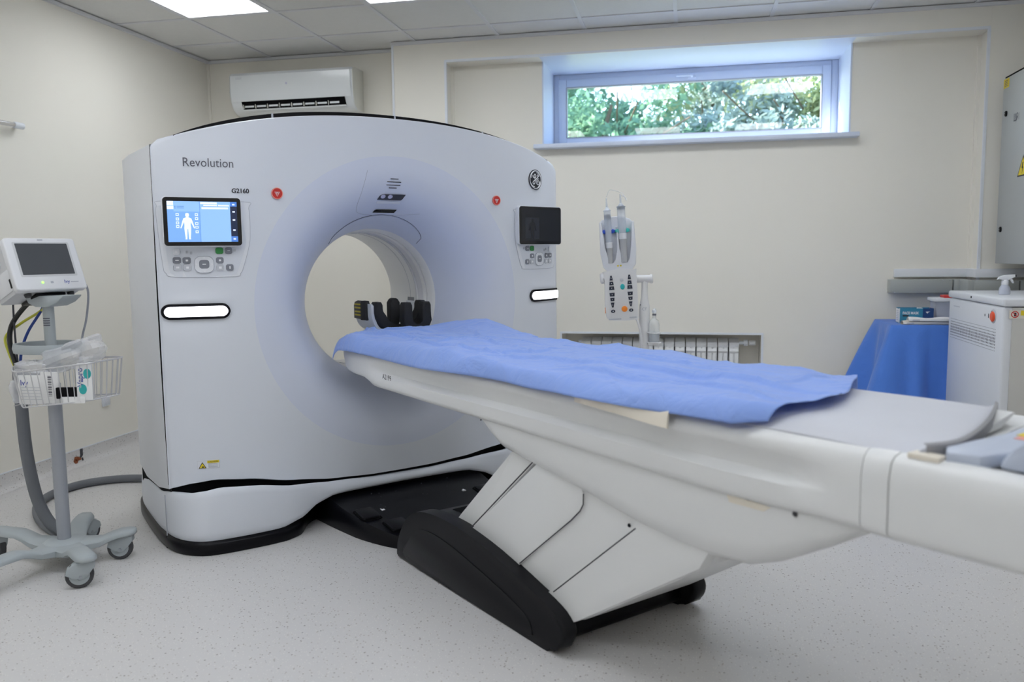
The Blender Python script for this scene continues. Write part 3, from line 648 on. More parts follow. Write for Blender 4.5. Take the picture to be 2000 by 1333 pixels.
# control panels with screens
for sx in (-1, 1):
    cx = sx*.868
    def mir(p): return [(cx+sx*a*-1 if sx > 0 else cx+a, b) for a, b in p]
    edge = [(p.x, p.y) for p in cat([(-.178, 1.40, 0), (-.165, 1.22, 0), (-.155, 1.185, 0), (-.12, 1.168, 0), (.10, 1.166, 0), (.128, 1.18, 0), (.142, 1.21, 0), (.168, 1.30, 0), (.174, 1.36, 0), (.172, 1.455, 0), (.155, 1.482, 0), (-.15, 1.484, 0), (-.176, 1.462, 0)], 5, True)]
    cp_ = decal('control_panel', mir(edge), 'panel_white', .002)
    line('panel_seam', mir(edge), .0013, 'line_gray', cp_, .001, True)
    def key(nm, x, z, w_, h_, m, r_=.006, icon=None):
        p = mir([(x, z)])[0]; w_, h_ = (w_*1.16, h_*1.16) if nm == 'key' else (w_, h_); k_ = decal(nm, rr(w_, h_, r_*1.3 if nm == 'key' else r_, 4, p[0], p[1]), m, .005, cp_, bev=.001)
        if icon: decal('key_icon', rr(*icon, .001, 2, p[0], p[1]), 'icon_white', .0056, k_)
    key('key', -.115, 1.273, .024, .022, 'panel_white', icon=(.008, .009)); key('key', .047, 1.276, .026, .023, 'key_green'); key('key', .083, 1.276, .025, .023, 'key_gray', icon=(.010, .002))
    key('key', -.114, 1.238, .026, .023, 'key_gray', icon=(.013, .004)); key('key', -.078, 1.237, .026, .023, 'key_gray', icon=(.009, .008))
    key('key', -.113, 1.208, .026, .023, 'key_light', icon=(.012, .008)); key('key', -.077, 1.207, .026, .023, 'key_light', icon=(.010, .009))
    key('key', .047, 1.236, .025, .022, 'key_gray', icon=(.008, .008)); key('key', .047, 1.205, .025, .022, 'key_light', icon=(.011, .010)); key('key', .085, 1.205, .025, .023, 'key_gray', icon=(.005, .012))
    key('dial_base', -.014, 1.219, .074, .070, 'panel_white', .026); key('key', -.014, 1.220, .034, .032, 'key_gray', .009, (.014, .004))
    px_, pz_ = mir([(-.014, 1.219)])[0]
    line('dial_seam', rr(.074, .070, .026, 5, px_, pz_), .0010, 'line_gray', cp_, .005, True)
    for dx, dz in ((.027, 0), (-.027, 0), (0, .026), (0, -.026)):
        s_ = .006; ux, uz = (dx and math.copysign(1, dx)), (dz and math.copysign(1, dz))
        decal('arrow', [(px_+dx+ux*s_, pz_+dz+uz*s_), (px_+dx-uz*s_, pz_+dz+ux*s_), (px_+dx+uz*s_, pz_+dz-ux*s_)], 'icon_white', .0062, cp_)
    for dx, dz in ((.108, 1.278), (-.075, 1.272), (-.06, 1.268)):
        p = mir([(dx, dz)])[0]; decal('key_mark', rr(.008, .012, .002, 2, *p), 'key_light', .003, cp_)
    # tablet screen
    yaw = R(-7)*sx; SM = G @ Matrix.Translation((sx*(.885 if sx < 0 else .858), fy(.868, 1.3)-.012, 1.396)) @ Matrix.Rotation(-yaw if sx > 0 else -yaw, 4, 'Z')
    SW, SH = .312, .204
    sfn = lambda a, b, h: (a, -h, b)
    hs = build('screen_housing', MB().prism(rr(SW, SH, .016, 5), 0, .026, sfn, .004), 'panel_white', ga, SM)
    build('bezel', MB().prism(rr(SW-.006, SH-.006, .014, 5), .0255, .0275, sfn), 'glass_black', hs, SM, smooth=False)
    on = sx < 0; L0 = .0278
    def sp_(nm, x0, x1, z0, z1, m, lay=0, r_=.0): 
        poly = [(x0, z0), (x1, z0), (x1, z1), (x0, z1)]
        return build(nm, MB().prism(poly, L0+lay*.0002, L0+lay*.0002+.00018, sfn), m, hs, SM, smooth=False)
    if on:
        sp_('display', -.137, .137, -.083, .083, 'screen_blue2')
        sp_('display_field', -.137, -.011, -.083, .083, 'screen_blue2', 1); sp_('display_field', -.137, -.112, -.083, .055, 'screen_blue', 2); sp_('display_field', -.112, -.011, -.083, .041, 'screen_blue', 2)
        sp_('display_field', -.011, .110, -.083, .083, 'screen_blue2', 1); sp_('display_rule', -.0118, -.0105, -.083, .083, 'screen_deep', 3)
        sp_('display_field', .110, .137, -.083, .083, 'screen_navy', 2); sp_('display_field', .110, .137, -.083, -.060, 'screen_deep', 3); sp_('display_field', .110, .137, .064, .083, 'screen_deep', 3)
        sp_('display_field', -.137, -.112, .066, .083, 'screen_white', 3); sp_('display_field', -.137, -.112, .050, .064, 'screen_white', 3)
        sp_('display_field', -.004, .102, .052, .060, 'screen_white', 3); sp_('display_field', .004, .058, .064, .070, 'screen_white', 3); sp_('display_field', .062, .106, .064, .070, 'screen_white', 3); sp_('display_field', -.008, .058, .072, .080, 'screen_white', 3)
        for z in (.062, .055): sp_('display_mark', -.108, -.104, z-.002, z+.002, 'screen_deep', 4); sp_('display_mark', -.100, -.072, z-.001, z+.001, 'screen_deep', 4)
        for z in (.028, .010, -.006, -.021): sp_('display_key', -.105, -.093, z-.005, z+.006, 'screen_white', 4); sp_('display_mark', -.1025, -.0955, z-.002, z+.003, 'screen_blue', 5)
        for z in (.028, .012, -.008, -.023, -.042): sp_('display_key', -.031, -.019, z-.005, z+.006, 'screen_white', 4); sp_('display_mark', -.0285, -.0215, z-.002, z+.003, 'screen_blue', 5)
        for z in (.072, .042, .008, -.034, -.071): sp_('display_mark', .1185, .1285, z-.003, z+.003, 'screen_white', 4)
    else:
        sp_('display', -.137, .137, -.083, .083, 'screen_off'); sp_('display_field', -.112, -.011, -.07, .041, 'screen_ghost', 1)
    half = [(0, .040), (.006, .037), (.007, .028), (.004, .021), (.014, .016), (.018, .004), (.024, -.020), (.026, -.026), (.022, -.027), (.017, -.013), (.012, .0), (.011, -.012), (.012, -.026), (.011, -.048), (.009, -.068), (.010, -.074), (.003, -.074), (.002, -.05), (.001, -.03)]
    bodyp = half+[(-a, b) for a, b in half[::-1][:-1]]
    build('figure_icon', MB().prism([(a*1.1-.061, b*.95-.002) for a, b in bodyp], L0+.001, L0+.0013, sfn), 'screen_white' if on else 'screen_off', hs, SM, smooth=False)

# pedal console at the foot of the gantry
pc = [(-.40, .0), (-.39, .12), (-.375, .25), (-.35, .40), (-.285, .575), (-.20, .665), (-.05, .70), (.15, .70), (.28, .64), (.36, .52), (.41, .35), (.44, .15), (.45, .0)]
pcs = [(p.x, p.y) for p in cat([(a, b, 0) for a, b in pc], 3)]
def ztc(n): return .145-.10*min(1, max(0, (n-.02)/.62))
con = gb('pedal_console', MB().loft([[Vector((x*s, -n*s2, z if not top else ztc(n)+dz)) for x, n in pcs] for s, s2, z, top, dz in ((1.0, 1.0, 0, 0, 0), (1.012, 1.01, .02, 0, 0), (1.0, 1.0, 0, 1, -.012), (.985, .985, 0, 1, 0))]), 'black', angle=30)
for (a, n0, n1, w_) in ((-.30, .30, .40, .085), (-.225, .45, .55, .095), (.335, .30, .40, .085), (.27, .43, .53, .095)):
    pd = MB().prism(rr(w_, n1-n0, .012, 3, a, (n0+n1)/2), 0, .014, lambda x, n, h: (x, -n, ztc(n)+h-.001), .004)
    gb('pedal', pd, 'black_matte', con)
    gb('pedal_well', MB().prism(rr(w_+.014, n1-n0+.014, .014, 3, a, (n0+n1)/2), 0, .0015, lambda x, n, h: (x, -n, ztc(n)+h)), 'gap_black', con, smooth=False)
for q in range(14):
    x, n = random.uniform(-.22, .25), random.uniform(.12, .5); gb('stud', MB().lathe([(.004, 0), (.003, .003)], lambda a, b, h: (x+a, -n+b, ztc(n)+h), 8), 'dark_gray', con)
for x, n, fl_ in ((-.22, .33, 1), (.24, .30, -1)):
    gb('pedal_mark', MB().box(x-.003, x+.003, -n-.012, -n+.012, ztc(n)-.002, ztc(n)+.003).box(x+.008*fl_-.005, x+.008*fl_+.005, -n-.010, -n+.002, ztc(n)-.002, ztc(n)+.003), 'icon_white', con, smooth=False)
# caption print lives on the base; end of scanner

# ================================================================== PATIENT TABLE (same frame; n = distance out from the gantry face)
tb = thing('patient_table', 'white patient table on a slanted pedestal with black foot, in front of the scanner', 'patient table', tuple(gw(0, 1.25, 0)), TH)
def tbb(name, mb, m, parent=None, **k): return build(name, mb, m, parent or tb, G, **k)
P3 = lambda n, z, x: (x, -n, z)
boot = [(.675, .0), (.682, .06), (.715, .125), (.77, .19), (.85, .236), (.96, .258), (1.08, .262), (1.20, .256), (1.39, .228), (1.60, .178), (1.72, .145), (1.775, .112), (1.785, .075), (1.765, .035), (1.72, .006), (1.67, .0)]
bs = [(p.x, p.y) for p in cat([(a, b, 0) for a, b in boot], 3)]
for sx in (-1, 1):
    a, b = (-.322, -.262) if sx < 0 else (.262, .322)
    tbb('foot_cover', MB().prism(bs, a, b, lambda n, z, x: P3(n, z, x), .018, 3), 'black_matte', angle=40)
inset = [(p.x, p.y) for p in cat([(.76, .02, 0), (.78, .10, 0), (.86, .165, 0), (.97, .185, 0), (1.15, .172, 0), (1.40, .128, 0), (1.58, .085, 0), (1.62, .045, 0), (1.58, .012, 0), (1.2, .006, 0)], 4, True)]
tbb('foot_panel', MB().prism(inset, -.3245, -.3195, lambda n, z, x: P3(n, z, x), .002), 'black_matte')
nose = [(.70, .0), (.70, .07), (.725, .125), (.78, .185), (.86, .228), (.97, .246), (1.10, .248), (1.18, .235), (1.18, .0)]
tbb('foot_nose', MB().prism(nose, -.27, .27, lambda n, z, x: P3(n, z, x)), 'black_matte', angle=40)
tbb('nose_slot', MB().prism([(.93, .243), (1.05, .249), (1.05, .2515), (.93, .2455)], -.20, .20, lambda n, z, x: P3(n, z, x)), 'gap_black', smooth=False)
tbb('rear_bar', MB().prism(rr(.10, .105, .03, 4, 1.66, .060), -.27, .30, lambda n, z, x: P3(n, z, x), .006), 'black', angle=40)
tbb('rear_foot_pad', MB().prism(circ(.012, 12, 1.70, .012), -.25, -.235, lambda n, z, x: P3(n, z, x)), 'black')
# slanted telescoping column: side panels, each a plate of its own
def col_(name, poly, x0, x1, bev=.004, m='table_white'): return tbb(name, MB().prism(poly, x0, x1, lambda n, z, x: P3(n, z, x), bev), m, angle=40)
dn = .86
def sl(n, z, z2): return n+(z2-z)/dn*1.08
col_('column_panel', [(1.095-.25, .05), (1.14-.22, .05), (1.177+.0, .244), (1.60, .60), (1.50, .66), (1.46, .60), (1.10, .283)], -.262, .262)
col_('column_panel', [(1.0, .05), (1.26, .05), (1.49, .208), (1.765, .431), (1.80, .462), (1.822, .49), (1.826, .515), (1.80, .60), (1.62, .60), (1.180, .244)], -.274, .274)
col_('column_panel', [(1.2, .05), (1.52, .05), (1.673, .171), (2.042, .479), (2.15, .60), (1.79, .60), (1.75, .43), (1.485, .215), (1.3, .07)], -.267, .267)
col_('column_panel', [(1.48, .05), (1.70, .085), (1.76, .10), (1.788, .118), (2.285, .440), (2.35, .56), (2.14, .60), (2.035, .485), (1.665, .177)], -.274, .274)
col_('column_rear', [(1.60, .09), (1.70, .075), (1.785, .112), (2.32, .46), (2.3, .56), (2.0, .56)], -.235, .235)
for a, b, x in (((1.180, .250), (1.60, .602), -.2745), ((1.490, .212), (1.765, .433), -.2745), ((1.675, .175), (2.05, .485), -.2745)):
    pts = [a, b] if b[0] != 1.765 else [a, b, (1.808, .473), (1.823, .497), (1.824, .53)]
    tbb('column_seam', MB().tube([P3(n, z, x+.001) for n, z in pts], .0022, 6), 'dark_gray')
tbb('seam_plug', MB().lathe([(.006, 0), (.005, .003)], lambda a, b, h: P3(2.025+a, .487+b, -.274-h), 10), 'black')
# belly under the table
bel = [(1.296, .686), (1.30, .668), (1.344, .632), (1.406, .592), (1.62, .563), (1.851, .534), (2.074, .500), (2.20, .490), (2.328, .488), (2.44, .500), (2.528, .534), (2.659, .608), (2.72, .650), (2.763, .688)]
rb = []
for n, z in bel:
    hw_ = .298; b_ = min(.10, max(.012, .69-z)); rb.append([Vector((x, -n, zz)) for x, zz in ((-hw_+.004, .70), (-hw_, .70-.25*(.70-z)), (-hw_+.004, z+.30*(.70-z)), (-hw_+.010, z+.018*min(1, b_/.1)), (-hw_+.030, z), (0, z-.002), (hw_-.030, z), (hw_-.010, z+.018*min(1, b_/.1)), (hw_-.004, z+.30*(.70-z)), (hw_, .70-.25*(.70-z)), (hw_-.004, .70))])
tbb('under_cover', MB().loft(rb, False, False), 'table_white', angle=50)
tbb('under_cover_seam', MB().tube([P3(n, z, -.2985) for n, z in ((1.30, .681), (1.7, .679), (2.1, .676), (2.38, .672))], .0016, 6), 'line_gray')
tbb('latch_tab', MB().prism([(2.39, .670), (2.52, .666), (2.50, .652), (2.40, .650)], -.300, -.296, lambda n, z, x: P3(n, z, x)), 'cream_plastic', smooth=False)
tbb('latch_slot', MB().tube([P3(2.375, .673, -.301), P3(2.46, .671, -.301)], .003, 6), 'dark_gray')
tbb('screw', MB().lathe([(.007, 0), (.005, .003)], lambda a, b, h: P3(2.585+a, .668+b, -.300-h), 10), 'dark_gray')
tbb('screw', MB().lathe([(.003, 0), (.002, .003)], lambda a, b, h: P3(1.302+a, .676+b, -.298-h), 8), 'dark_gray')
# long cover: side rails with a lengthwise groove
ns = [-.05, -.02, .02, .06, .10, .14, .20, .25, .29, .35, .43, .46, .50, .60, .9, 1.3, 1.7, 2.1, 2.4, 2.55, 2.60, 2.64, 2.68, 2.72, 2.752]
def cover_ring(n, endu=0):
    zb = interp([(-.05, .806), (-.02, .796), (.04, .765), (.13, .717), (.38, .716), (.47, .690), (1.3, .681), (2.4, .668), (2.7, .678), (3.4, .690)], n)
    hw_ = interp([(-.05, .215), (.02, .245), (.10, .272), (.25, .297), (.5, .313), (2.6, .316), (2.745, .317), (2.77, .325), (2.82, .327), (3.4, .33)], n)
    zt = interp([(-.05, .826), (.02, .832), (.3, .836), (.8, .838), (2.5, .846), (2.8, .850), (3.4, .85)], n)
    gr = .027*interp([(.2, 0), (.40, 0), (.62, 1), (2.56, 1), (2.68, 0)], n); H_ = zt-zb
    sec = [(hw_-.10, zb-.004), (hw_-.012, zb), (hw_-.002, zb+.06*H_), (hw_, zb+.12*H_), (hw_, zb+.34*H_), (hw_-gr*.45, zb+.39*H_), (hw_-gr, zb+.44*H_), (hw_-gr*.95, zb+.60*H_), (hw_-gr*.4, zb+.70*H_), (hw_-.003, zb+.78*H_), (hw_-.008, zb+.90*H_), (hw_-.022, zb+.975*H_), (hw_-.045, zt), (hw_-.06, zt-.002), (hw_-.075, zt-.014), (.12, zt-.024), (0, zt-.026)]
    right = [Vector((x, -n, z)) for x, z in sec]; left = [Vector((-x, -n, z)) for x, z in sec[::-1][1:]]
    return right+left
tbb('side_cover', MB().loft([cover_ring(n) for n in ns]), 'table_white', angle=50)
tbb('end_cover', MB().loft([cover_ring(n) for n in (2.754, 2.77, 2.80, 2.815)]), 'table_white', angle=50)
ec = [cover_ring(n) for n in (2.818, 2.85, 3.0, 3.2, 3.34, 3.42)]
for r_, k in ((ec[-1], .9),): 
    for p in r_: p.x *= k
tbb('end_cover', MB().loft(ec), 'table_white', angle=50)
flat_text('number_print', 'A2199', .030, 'text_black', tb, lambda a, b: P3(.575+a, .738+b-.03*a, -.3165), G, bold=.0003)
# cradle tray carrying the patient
cr_ = []
for n in (-.13, -.10, -.05, .05, .3, .8, 1.4, 2.0, 2.6, 2.80):
    w_ = interp([(-.13, .12), (-.10, .17), (-.05, .20), (.1, .215), (.5, .225), (2.8, .225)], n)
    sec = [(-w_, .864), (-w_*.97, .868), (-w_*.6, .852), (0, .845), (w_*.6, .852), (w_*.97, .868), (w_, .864), (w_*.7, .838), (0, .822), (-w_*.7, .838)]
    cr_.append([Vector((x, -n, z)) for x, z in sec])
tbb('cradle', MB().loft(cr_), 'table_white', angle=50)
# foot end fittings
tbb('end_well', MB().box(-.22, .22, -3.02, -2.84, .815, .829), 'gap_black', smooth=False)
et = [(a_, b_+.035) for a_, b_ in [(-.285, 2.87), (-.24, 2.845), (-.16, 2.855), (-.05, 2.87), (.06, 2.865), (.16, 2.84), (.22, 2.81), (.23, 2.85), (.17, 2.90), (.05, 2.945), (-.08, 2.96), (-.18, 2.955), (-.27, 2.925)]]
tbb('end_tray', MB().prism(et, .842, .868, lambda x, n, h: (x, -n, h), .006), 'tray_blue')
tbb('tray_sticker', MB().prism([(-.04, 2.92), (.02, 2.92), (.02, 2.96), (-.04, 2.96)], .868, .8690, lambda x, n, h: (x, -n, h)), 'yellow', smooth=False)
tbb('tray_sticker', MB().prism([(-.075, 2.93), (-.045, 2.93), (-.045, 2.965), (-.075, 2.965)], .868, .8690, lambda x, n, h: (x, -n, h)), 'red_light', smooth=False)
tbb('end_latch', MB().prism([(-.305, 2.84), (-.272, 2.84), (-.272, 2.90), (-.305, 2.90)], .846, .858, lambda x, n, h: (x, -n, h), .003), 'cream_plastic')
blk = [(2.99, .848), (3.0, .875), (3.05, .915), (3.12, .945), (3.25, .95), (3.27, .93), (3.27, .848)]
eb = tbb('end_block', MB().prism([(p.x, p.y) for p in cat([(a, b, 0) for a, b in blk], 3)], -.26, .23, lambda n, z, x: P3(n, z, x), .012, 3), 'tray_blue', angle=40)
tbb('block_hole', MB().lathe([(.013, 0), (.012, .004)], lambda a, b, h: P3(3.055+a*.9, .885+b, -.2605-h), 18), 'dark_gray', eb)

# ---- mattress pad
pad = thing('table_pad', 'grey upholstered pad on the patient table, bare at the foot end', 'pad', tuple(gw(0, 2.0, .85)), TH)
pr_ = []
def padend(x): return 2.885-.25*min(0, x+.2)**2*12-.41*max(0, x+.2)**1.35
for k in range(27):
    x = -.288+.576*k/26; e = (abs(x)/.288)**10*.012
    pr_.append([Vector((x, -n, z)) for n, z in [(.25, .856), (.25, .868-e)]+[(.25+(padend(x)-.27)*q/30, .875-.024*(abs(x)/.288)**7-e*.3+.0012*math.sin(q*1.3+x*9)) for q in range(31)]+[(padend(x)-.006, .874-e), (padend(x), .868-e), (padend(x), .850), (padend(x)-.01, .846)]])
pr_ = [[Vector((p.x, p.y, min(p.z, .842))) for p in pr_[0]]]+pr_+[[Vector((p.x, p.y, min(p.z, .842))) for p in pr_[-1]]]
build('cushion', MB().loft(pr_, False, False), 'pad_gray', pad, G, angle=60)
build('end_band', MB().loft([[Vector((x, -padend(x)-o, z)) for o, z in ((-.004, .876), (.003, .872), (.003, .846), (-.004, .843))] for x in [-.285+.57*k/30 for k in range(31)]], False, False), 'pad_edge', pad, G)
# ---- strap flap hanging out from under the sheet
fp_ = []
for k in range(15):
    n = 1.86+.37*k/14; fp_.append([Vector((x, -n, z)) for x, z in ((-.28, .872), (-.31, .868), (-.328, .858), (-.336, .842), (-.337+.004*math.sin(k*.4), .822-.016*k/14), (-.333, .821-.016*k/14), (-.331, .842), (-.322, .856), (-.30, .864), (-.28, .867))])
tag(build('pad_flap', MB().loft(fp_), 'cream_plastic', None, G), 'cream pad flap hanging out under the near edge of the blue sheet', 'flap')

# ---- blue disposable sheet
def sheet(si, ti):
    # si: along the table, ti: near edge (0) to far edge (1)
    n0 = .07-.19*math.sin(math.pi*min(1, ti*1.05))**.9-.02*ti+.012*math.sin(ti*19)
    n1 = 2.50+.06*math.sin(ti*3)-.24*max(0, ti-.25)
    n = n0+(n1-n0)*si
    nz = interp([(-.2, .806), (0, .806), (.12, .812), (.3, .822), (.5, .826), (.9, .826), (1.3, .826), (1.6, .830), (1.8, .845), (2.0, .850), (2.2, .848), (2.4, .846), (2.55, .842)], n)
    xn = interp([(-.2, -.315), (.1, -.322), (.6, -.334), (1.7, -.340), (2.1, -.344), (2.42, -.338), (2.5, -.29), (2.6, -.2)], n)
    if ti < .12: t = ti/.12; x = xn+.026*t; z = nz+(.890-nz)*math.sin(t*1.57)**.9; x += .03*(1-math.cos(t*1.57))
    else:
        t = (ti-.12)/.88; xs_ = xn+.056; x = xs_+(.33-xs_)*t; z = .890+.004*t
    wr = .0045*math.sin(9*n+5*x+1.3*math.sin(3*n))+.0035*math.sin(17*n-11*x)+.003*math.sin(31*x+4*n)+.0025*math.sin(23*n+19*x+2)
    q1 = mnoise.noise(Vector((n*3.2+.6*x, x*5.5-.8*n, 1.7))+Vector((mnoise.noise(Vector((n*2, x*3, 5))), mnoise.noise(Vector((n*2, x*3, 9))), 0))*.7); q2 = mnoise.noise(Vector((n*6.5-x*3, x*11+n*2, 4.1)))
    cre = .0075*(1-abs(q1))**9+.0028*(1-abs(q2))**9
    for (cn, cx_, dn_, dx_, ln, h) in ((.45, -.12, 1, .25, .28, .010), (.9, -.2, 1, .08, .45, .011), (1.0, .0, 1, -.18, .35, .009), (.2, .0, 1, .5, .2, .008), (1.5, -.15, 1, .2, .35, .010), (2.05, -.05, 1, .02, .5, .012), (2.2, -.17, 1, -.05, .35, .010), (.62, .12, 1, -.4, .25, .009), (1.75, .1, 1, .3, .25, .007), (1.25, -.05, .3, 1, .14, .008), (.75, -.05, .2, 1, .12, .008), (1.15, -.16, 1, .03, .4, -.007), (.5, -.02, 1, .12, .3, -.007), (2.0, .0, 1, .015, .5, -.006), (.35, -.2, 1, .3, .2, .012), (.15, -.15, 1, -.1, .2, .012), (1.65, .15, 1, -.1, .5, .006), (1.9, -.22, 1, .1, .3, .010), (.95, .12, 1, .12, .35, -.006), (2.3, .1, .15, 1, .18, .006)):
        L = math.hypot(dn_, dx_); un, ux = dn_/L, dx_/L; a = (n-cn)*un+(x-cx_)*ux; b = -(n-cn)*ux+(x-cx_)*un
        cre += 1.7*h*math.exp(-(b/.008)**2)*max(0, 1-(a/ln)**2)
    amp = min(1, ti/.1)
    z += (wr+cre)*amp*.9
    z += .040*math.exp(-((n-.42)/.22)**2)*max(0, (ti-.72)/.28)+.03*math.exp(-((n-.2)/.3)**2)*max(0, (ti-.8)/.2)   # lifted far corner by the bore
    z -= .05*max(0, (ti-.93)/.07)*(1 if n > .8 else .3)                                                              # far edge folds down
    z -= .045*max(0, (.14-n)/.3)*(1-ti*.6) if n < .14 else 0
    z -= .040*math.exp(-si/.012)+.012*math.exp(-si/.012)*math.sin(ti*23)
    z += .012*max(0, (si-.97)/.03)                                                                                    # curled foot edge
    if ti < .12: x -= .010*math.sin(n*7.5)*(1-ti/.12)*(1 if n > .2 else .3); z += .008*math.sin(n*5+1)*(1-ti/.12)
    return Vector((x, -n, z))
sh = build('disposable_sheet', MB().grid(sheet, 420, 110), 'sheet_blue', None, G, angle=180, recalc=False)
so2 = sh.modifiers.new('thick', 'SOLIDIFY'); so2.thickness = .0012
tag(sh, 'wrinkled light blue disposable sheet spread over the patient table', 'sheet')

# ---- head holder
hx, hn = .065, .0
hh = thing('head_holder', 'black padded head holder at the bore end of the table', 'head holder', tuple(gw(hx, hn, .85)), TH)
def hb_(name, mb, m, parent=None, **k): return build(name, mb, m, parent or hh, G, **k)
def ushape(ro, ri, htop, zb, cxx=0, thick_b=.03):
    # U cross-section in (x, z)
    out = [(-ro, htop-.015), (-ro+.008, htop)]+[(-ri-.008, htop), (-ri, htop-.015)]
    inn = [(-ri*math.cos(R(a)), zb+thick_b+ri*.8-ri*.8*math.sin(R(a))) for a in range(0, 181, 15)]
    out += inn+[(ri, htop-.015), (ri+.008, htop), (ro-.008, htop), (ro, htop-.015)]
    out += [(ro*math.cos(R(a)), zb+ro*.75-ro*.75*math.sin(R(a))) for a in range(0, 181, 15)]
    return [(cxx+a, b) for a, b in out]
shell = []
def sup(a, rx, rz): c_, s_ = math.cos(R(a)), math.sin(R(a)); return (-rx*math.copysign(abs(c_)**.62, c_), 1.0-rz*abs(s_)**.62)
for a in range(0, 181, 10): shell.append(sup(a, .150, .135))
so_poly = [(-.150, 1.012)]+shell+[(.150, 1.012), (.141, 1.012)]+[(-sup(a, .141, .126)[0], sup(a, .141, .126)[1]) for a in range(0, 181, 10)]+[(-.141, 1.012)]
hb_('shell', MB().prism([(hx+a, b) for a, b in so_poly], .005, .19, lambda x, z, h: (x, h, z)), 'holder_gray')
hb_('shell_rim', MB().prism([(hx+a*1.015, b) for a, b in so_poly[:20]]+[(hx+a*.92, b+.004) for a, b in so_poly[1:20][::-1]], -.006, .012, lambda x, z, h: (x, h, z), .002), 'holder_gray')
sp1 = hb_('strap_pad', MB().prism([(.05, .930), (.05, 1.012), (.075, 1.026), (.15, 1.026), (.180, 1.018), (.192, 1.0), (.192, .936)], -.156, -.146, lambda y, z, x: (hx+x, y, z), .003), 'carbon')
for k in range(4): hb_('strap_stripe', MB().box(hx-.158, hx-.154, .112, .178, .950+k*.0165+.003*(k > 1), .958+k*.0165+.003*(k > 1), .001), 'yellow_dim', sp1)
hb_('side_pad', MB().prism([(.046, .932), (.042, 1.01), (.052, 1.027), (.092, 1.027), (.102, 1.012), (.102, .930)], -.163, -.135, lambda y, z, x: (hx+x, y, z), .005), 'foam_black')
hb_('foam_pad', MB().prism(ushape(.140, .100, 1.022, .864, hx), -.03, .035, lambda x, z, h: (x, h, z), .010, 3), 'foam_black', angle=40)
hb_('foam_insert', MB().prism(ushape(.076, .028, 1.018, .868, hx+.060), -.085, -.03, lambda x, z, h: (x, h, z), .010, 3), 'foam_black', angle=40)
hb_('foam_cheek', MB().prism(rr(.05, .14, .022, 5, hx+.0, .965), .04, .085, lambda x, z, h: (x, h, z), .008), 'foam_black')
hb_('foot', MB().box(hx-.10, hx+.11, -.06, .12, .852, .890, .005), 'foam_black')

# ================================================================== MONITOR ON ROLLING STAND
SX, SY = -2.505, 2.86
stn = thing('rolling_stand', 'grey five-legged rolling stand with wire basket, left of the scanner', 'rolling stand', (SX, SY, 0))
hub = MB().lathe([(.085, .055), (.10, .06), (.10, .085), (.075, .10), (.03, .108)], lambda a, b, h: (SX+a, SY+b, h), 24); build('base_hub', hub, 'stand_gray', stn)
LEG = [(24, .255), (-37, .345), (-98, .36), (178, .34), (112, .27)]
for ang, ln in LEG:
    d = Vector((math.cos(R(ang)), math.sin(R(ang)), 0)); pd = Vector((-d.y, d.x, 0)); O = Vector((SX, SY, 0)); rings = []
    for t, w_, zt, zb in ((.03, .062, .100, .058), (.09, .056, .098, .060), (.14, .042, .100, .068), (.18, .038, .116, .086), (.215, .038, .126, .098), (ln-.01, .038, .128, .102), (ln+.015, .026, .128, .104), (ln+.022, .014, .124, .108)):
        rings.append([O+d*t+pd*(s*w_)+Vector((0, 0, z)) for s, z in ((-1, zb+.004), (-1, zt-.010), (-.7, zt), (.7, zt), (1, zt-.010), (1, zb+.004), (.7, zb), (-.7, zb))])
    lg = build('leg', MB().loft(rings), 'stand_gray', stn, angle=50)
    c = O+d*(ln-.02); ca_ = R({24: -70, -37: -55, -98: -80}.get(ang, ang+60)); wa = Vector((math.cos(ca_), math.sin(ca_), 0)); wd_ = Vector((-wa.y, wa.x, 0))
    cc = c - wd_*.02
    hood = [(-.052, .058), (-.046, .080), (-.02, .100), (.02, .104), (.048, .103), (.050, .080), (.030, .055), (.014, .036), (-.006, .034), (-.026, .046), (-.042, .052)]
    build('caster_hood', MB().prism(hood, -.020, .020, lambda a, b, h: cc+wd_*a+wa*h+Vector((0, 0, b)), .004), 'stand_gray', stn, angle=40)
    wl = build('caster_wheel', MB().lathe([(.038, -.012), (.046, -.013), (.050, -.008), (.050, .008), (.046, .013), (.038, .012)], lambda a, b, h: cc+wd_*(a-.004)+Vector((0, 0, .050+b))+wa*h, 28), 'rubber', stn)
    build('wheel_disc', MB().lathe([(.036, -.0125), (.036, .0125)], lambda a, b, h: cc+wd_*(a-.004)+Vector((0, 0, .050+b))+wa*h, 24), 'stand_gray', wl)
    for s in (-1, 1): build('axle', MB().lathe([(.006, 0), (.005, .003)], lambda a, b, h: cc+wd_*a+Vector((0, 0, .046+b))+wa*(s*(.020+h)), 10), 'stand_pole', stn)
def pole(name, z0, z1, r_, m): return build(name, MB().lathe([(r_, z0), (r_, z1)], lambda a, b, h: (SX+a, SY+b, h), 20), m, stn)
pole('pole', .10, .75, .026, 'stand_pole'); pole('upper_pole', .74, 1.09, .021, 'stand_gray')
build('collar', MB().lathe([(.028, .835), (.034, .85), (.030, .86), (.024, .88)], lambda a, b, h: (SX+a, SY+b, h), 20), 'stand_gray', stn)
for k in range(4): build('pole_print', MB().loft([[Vector((SX+.0213*math.sin(R(a)), SY-.0213*math.cos(R(a)), z)) for z in (.985+k*.009, .990+k*.009)] for a in range(-35, 60, 12)], False, False), 'text_gray', stn)
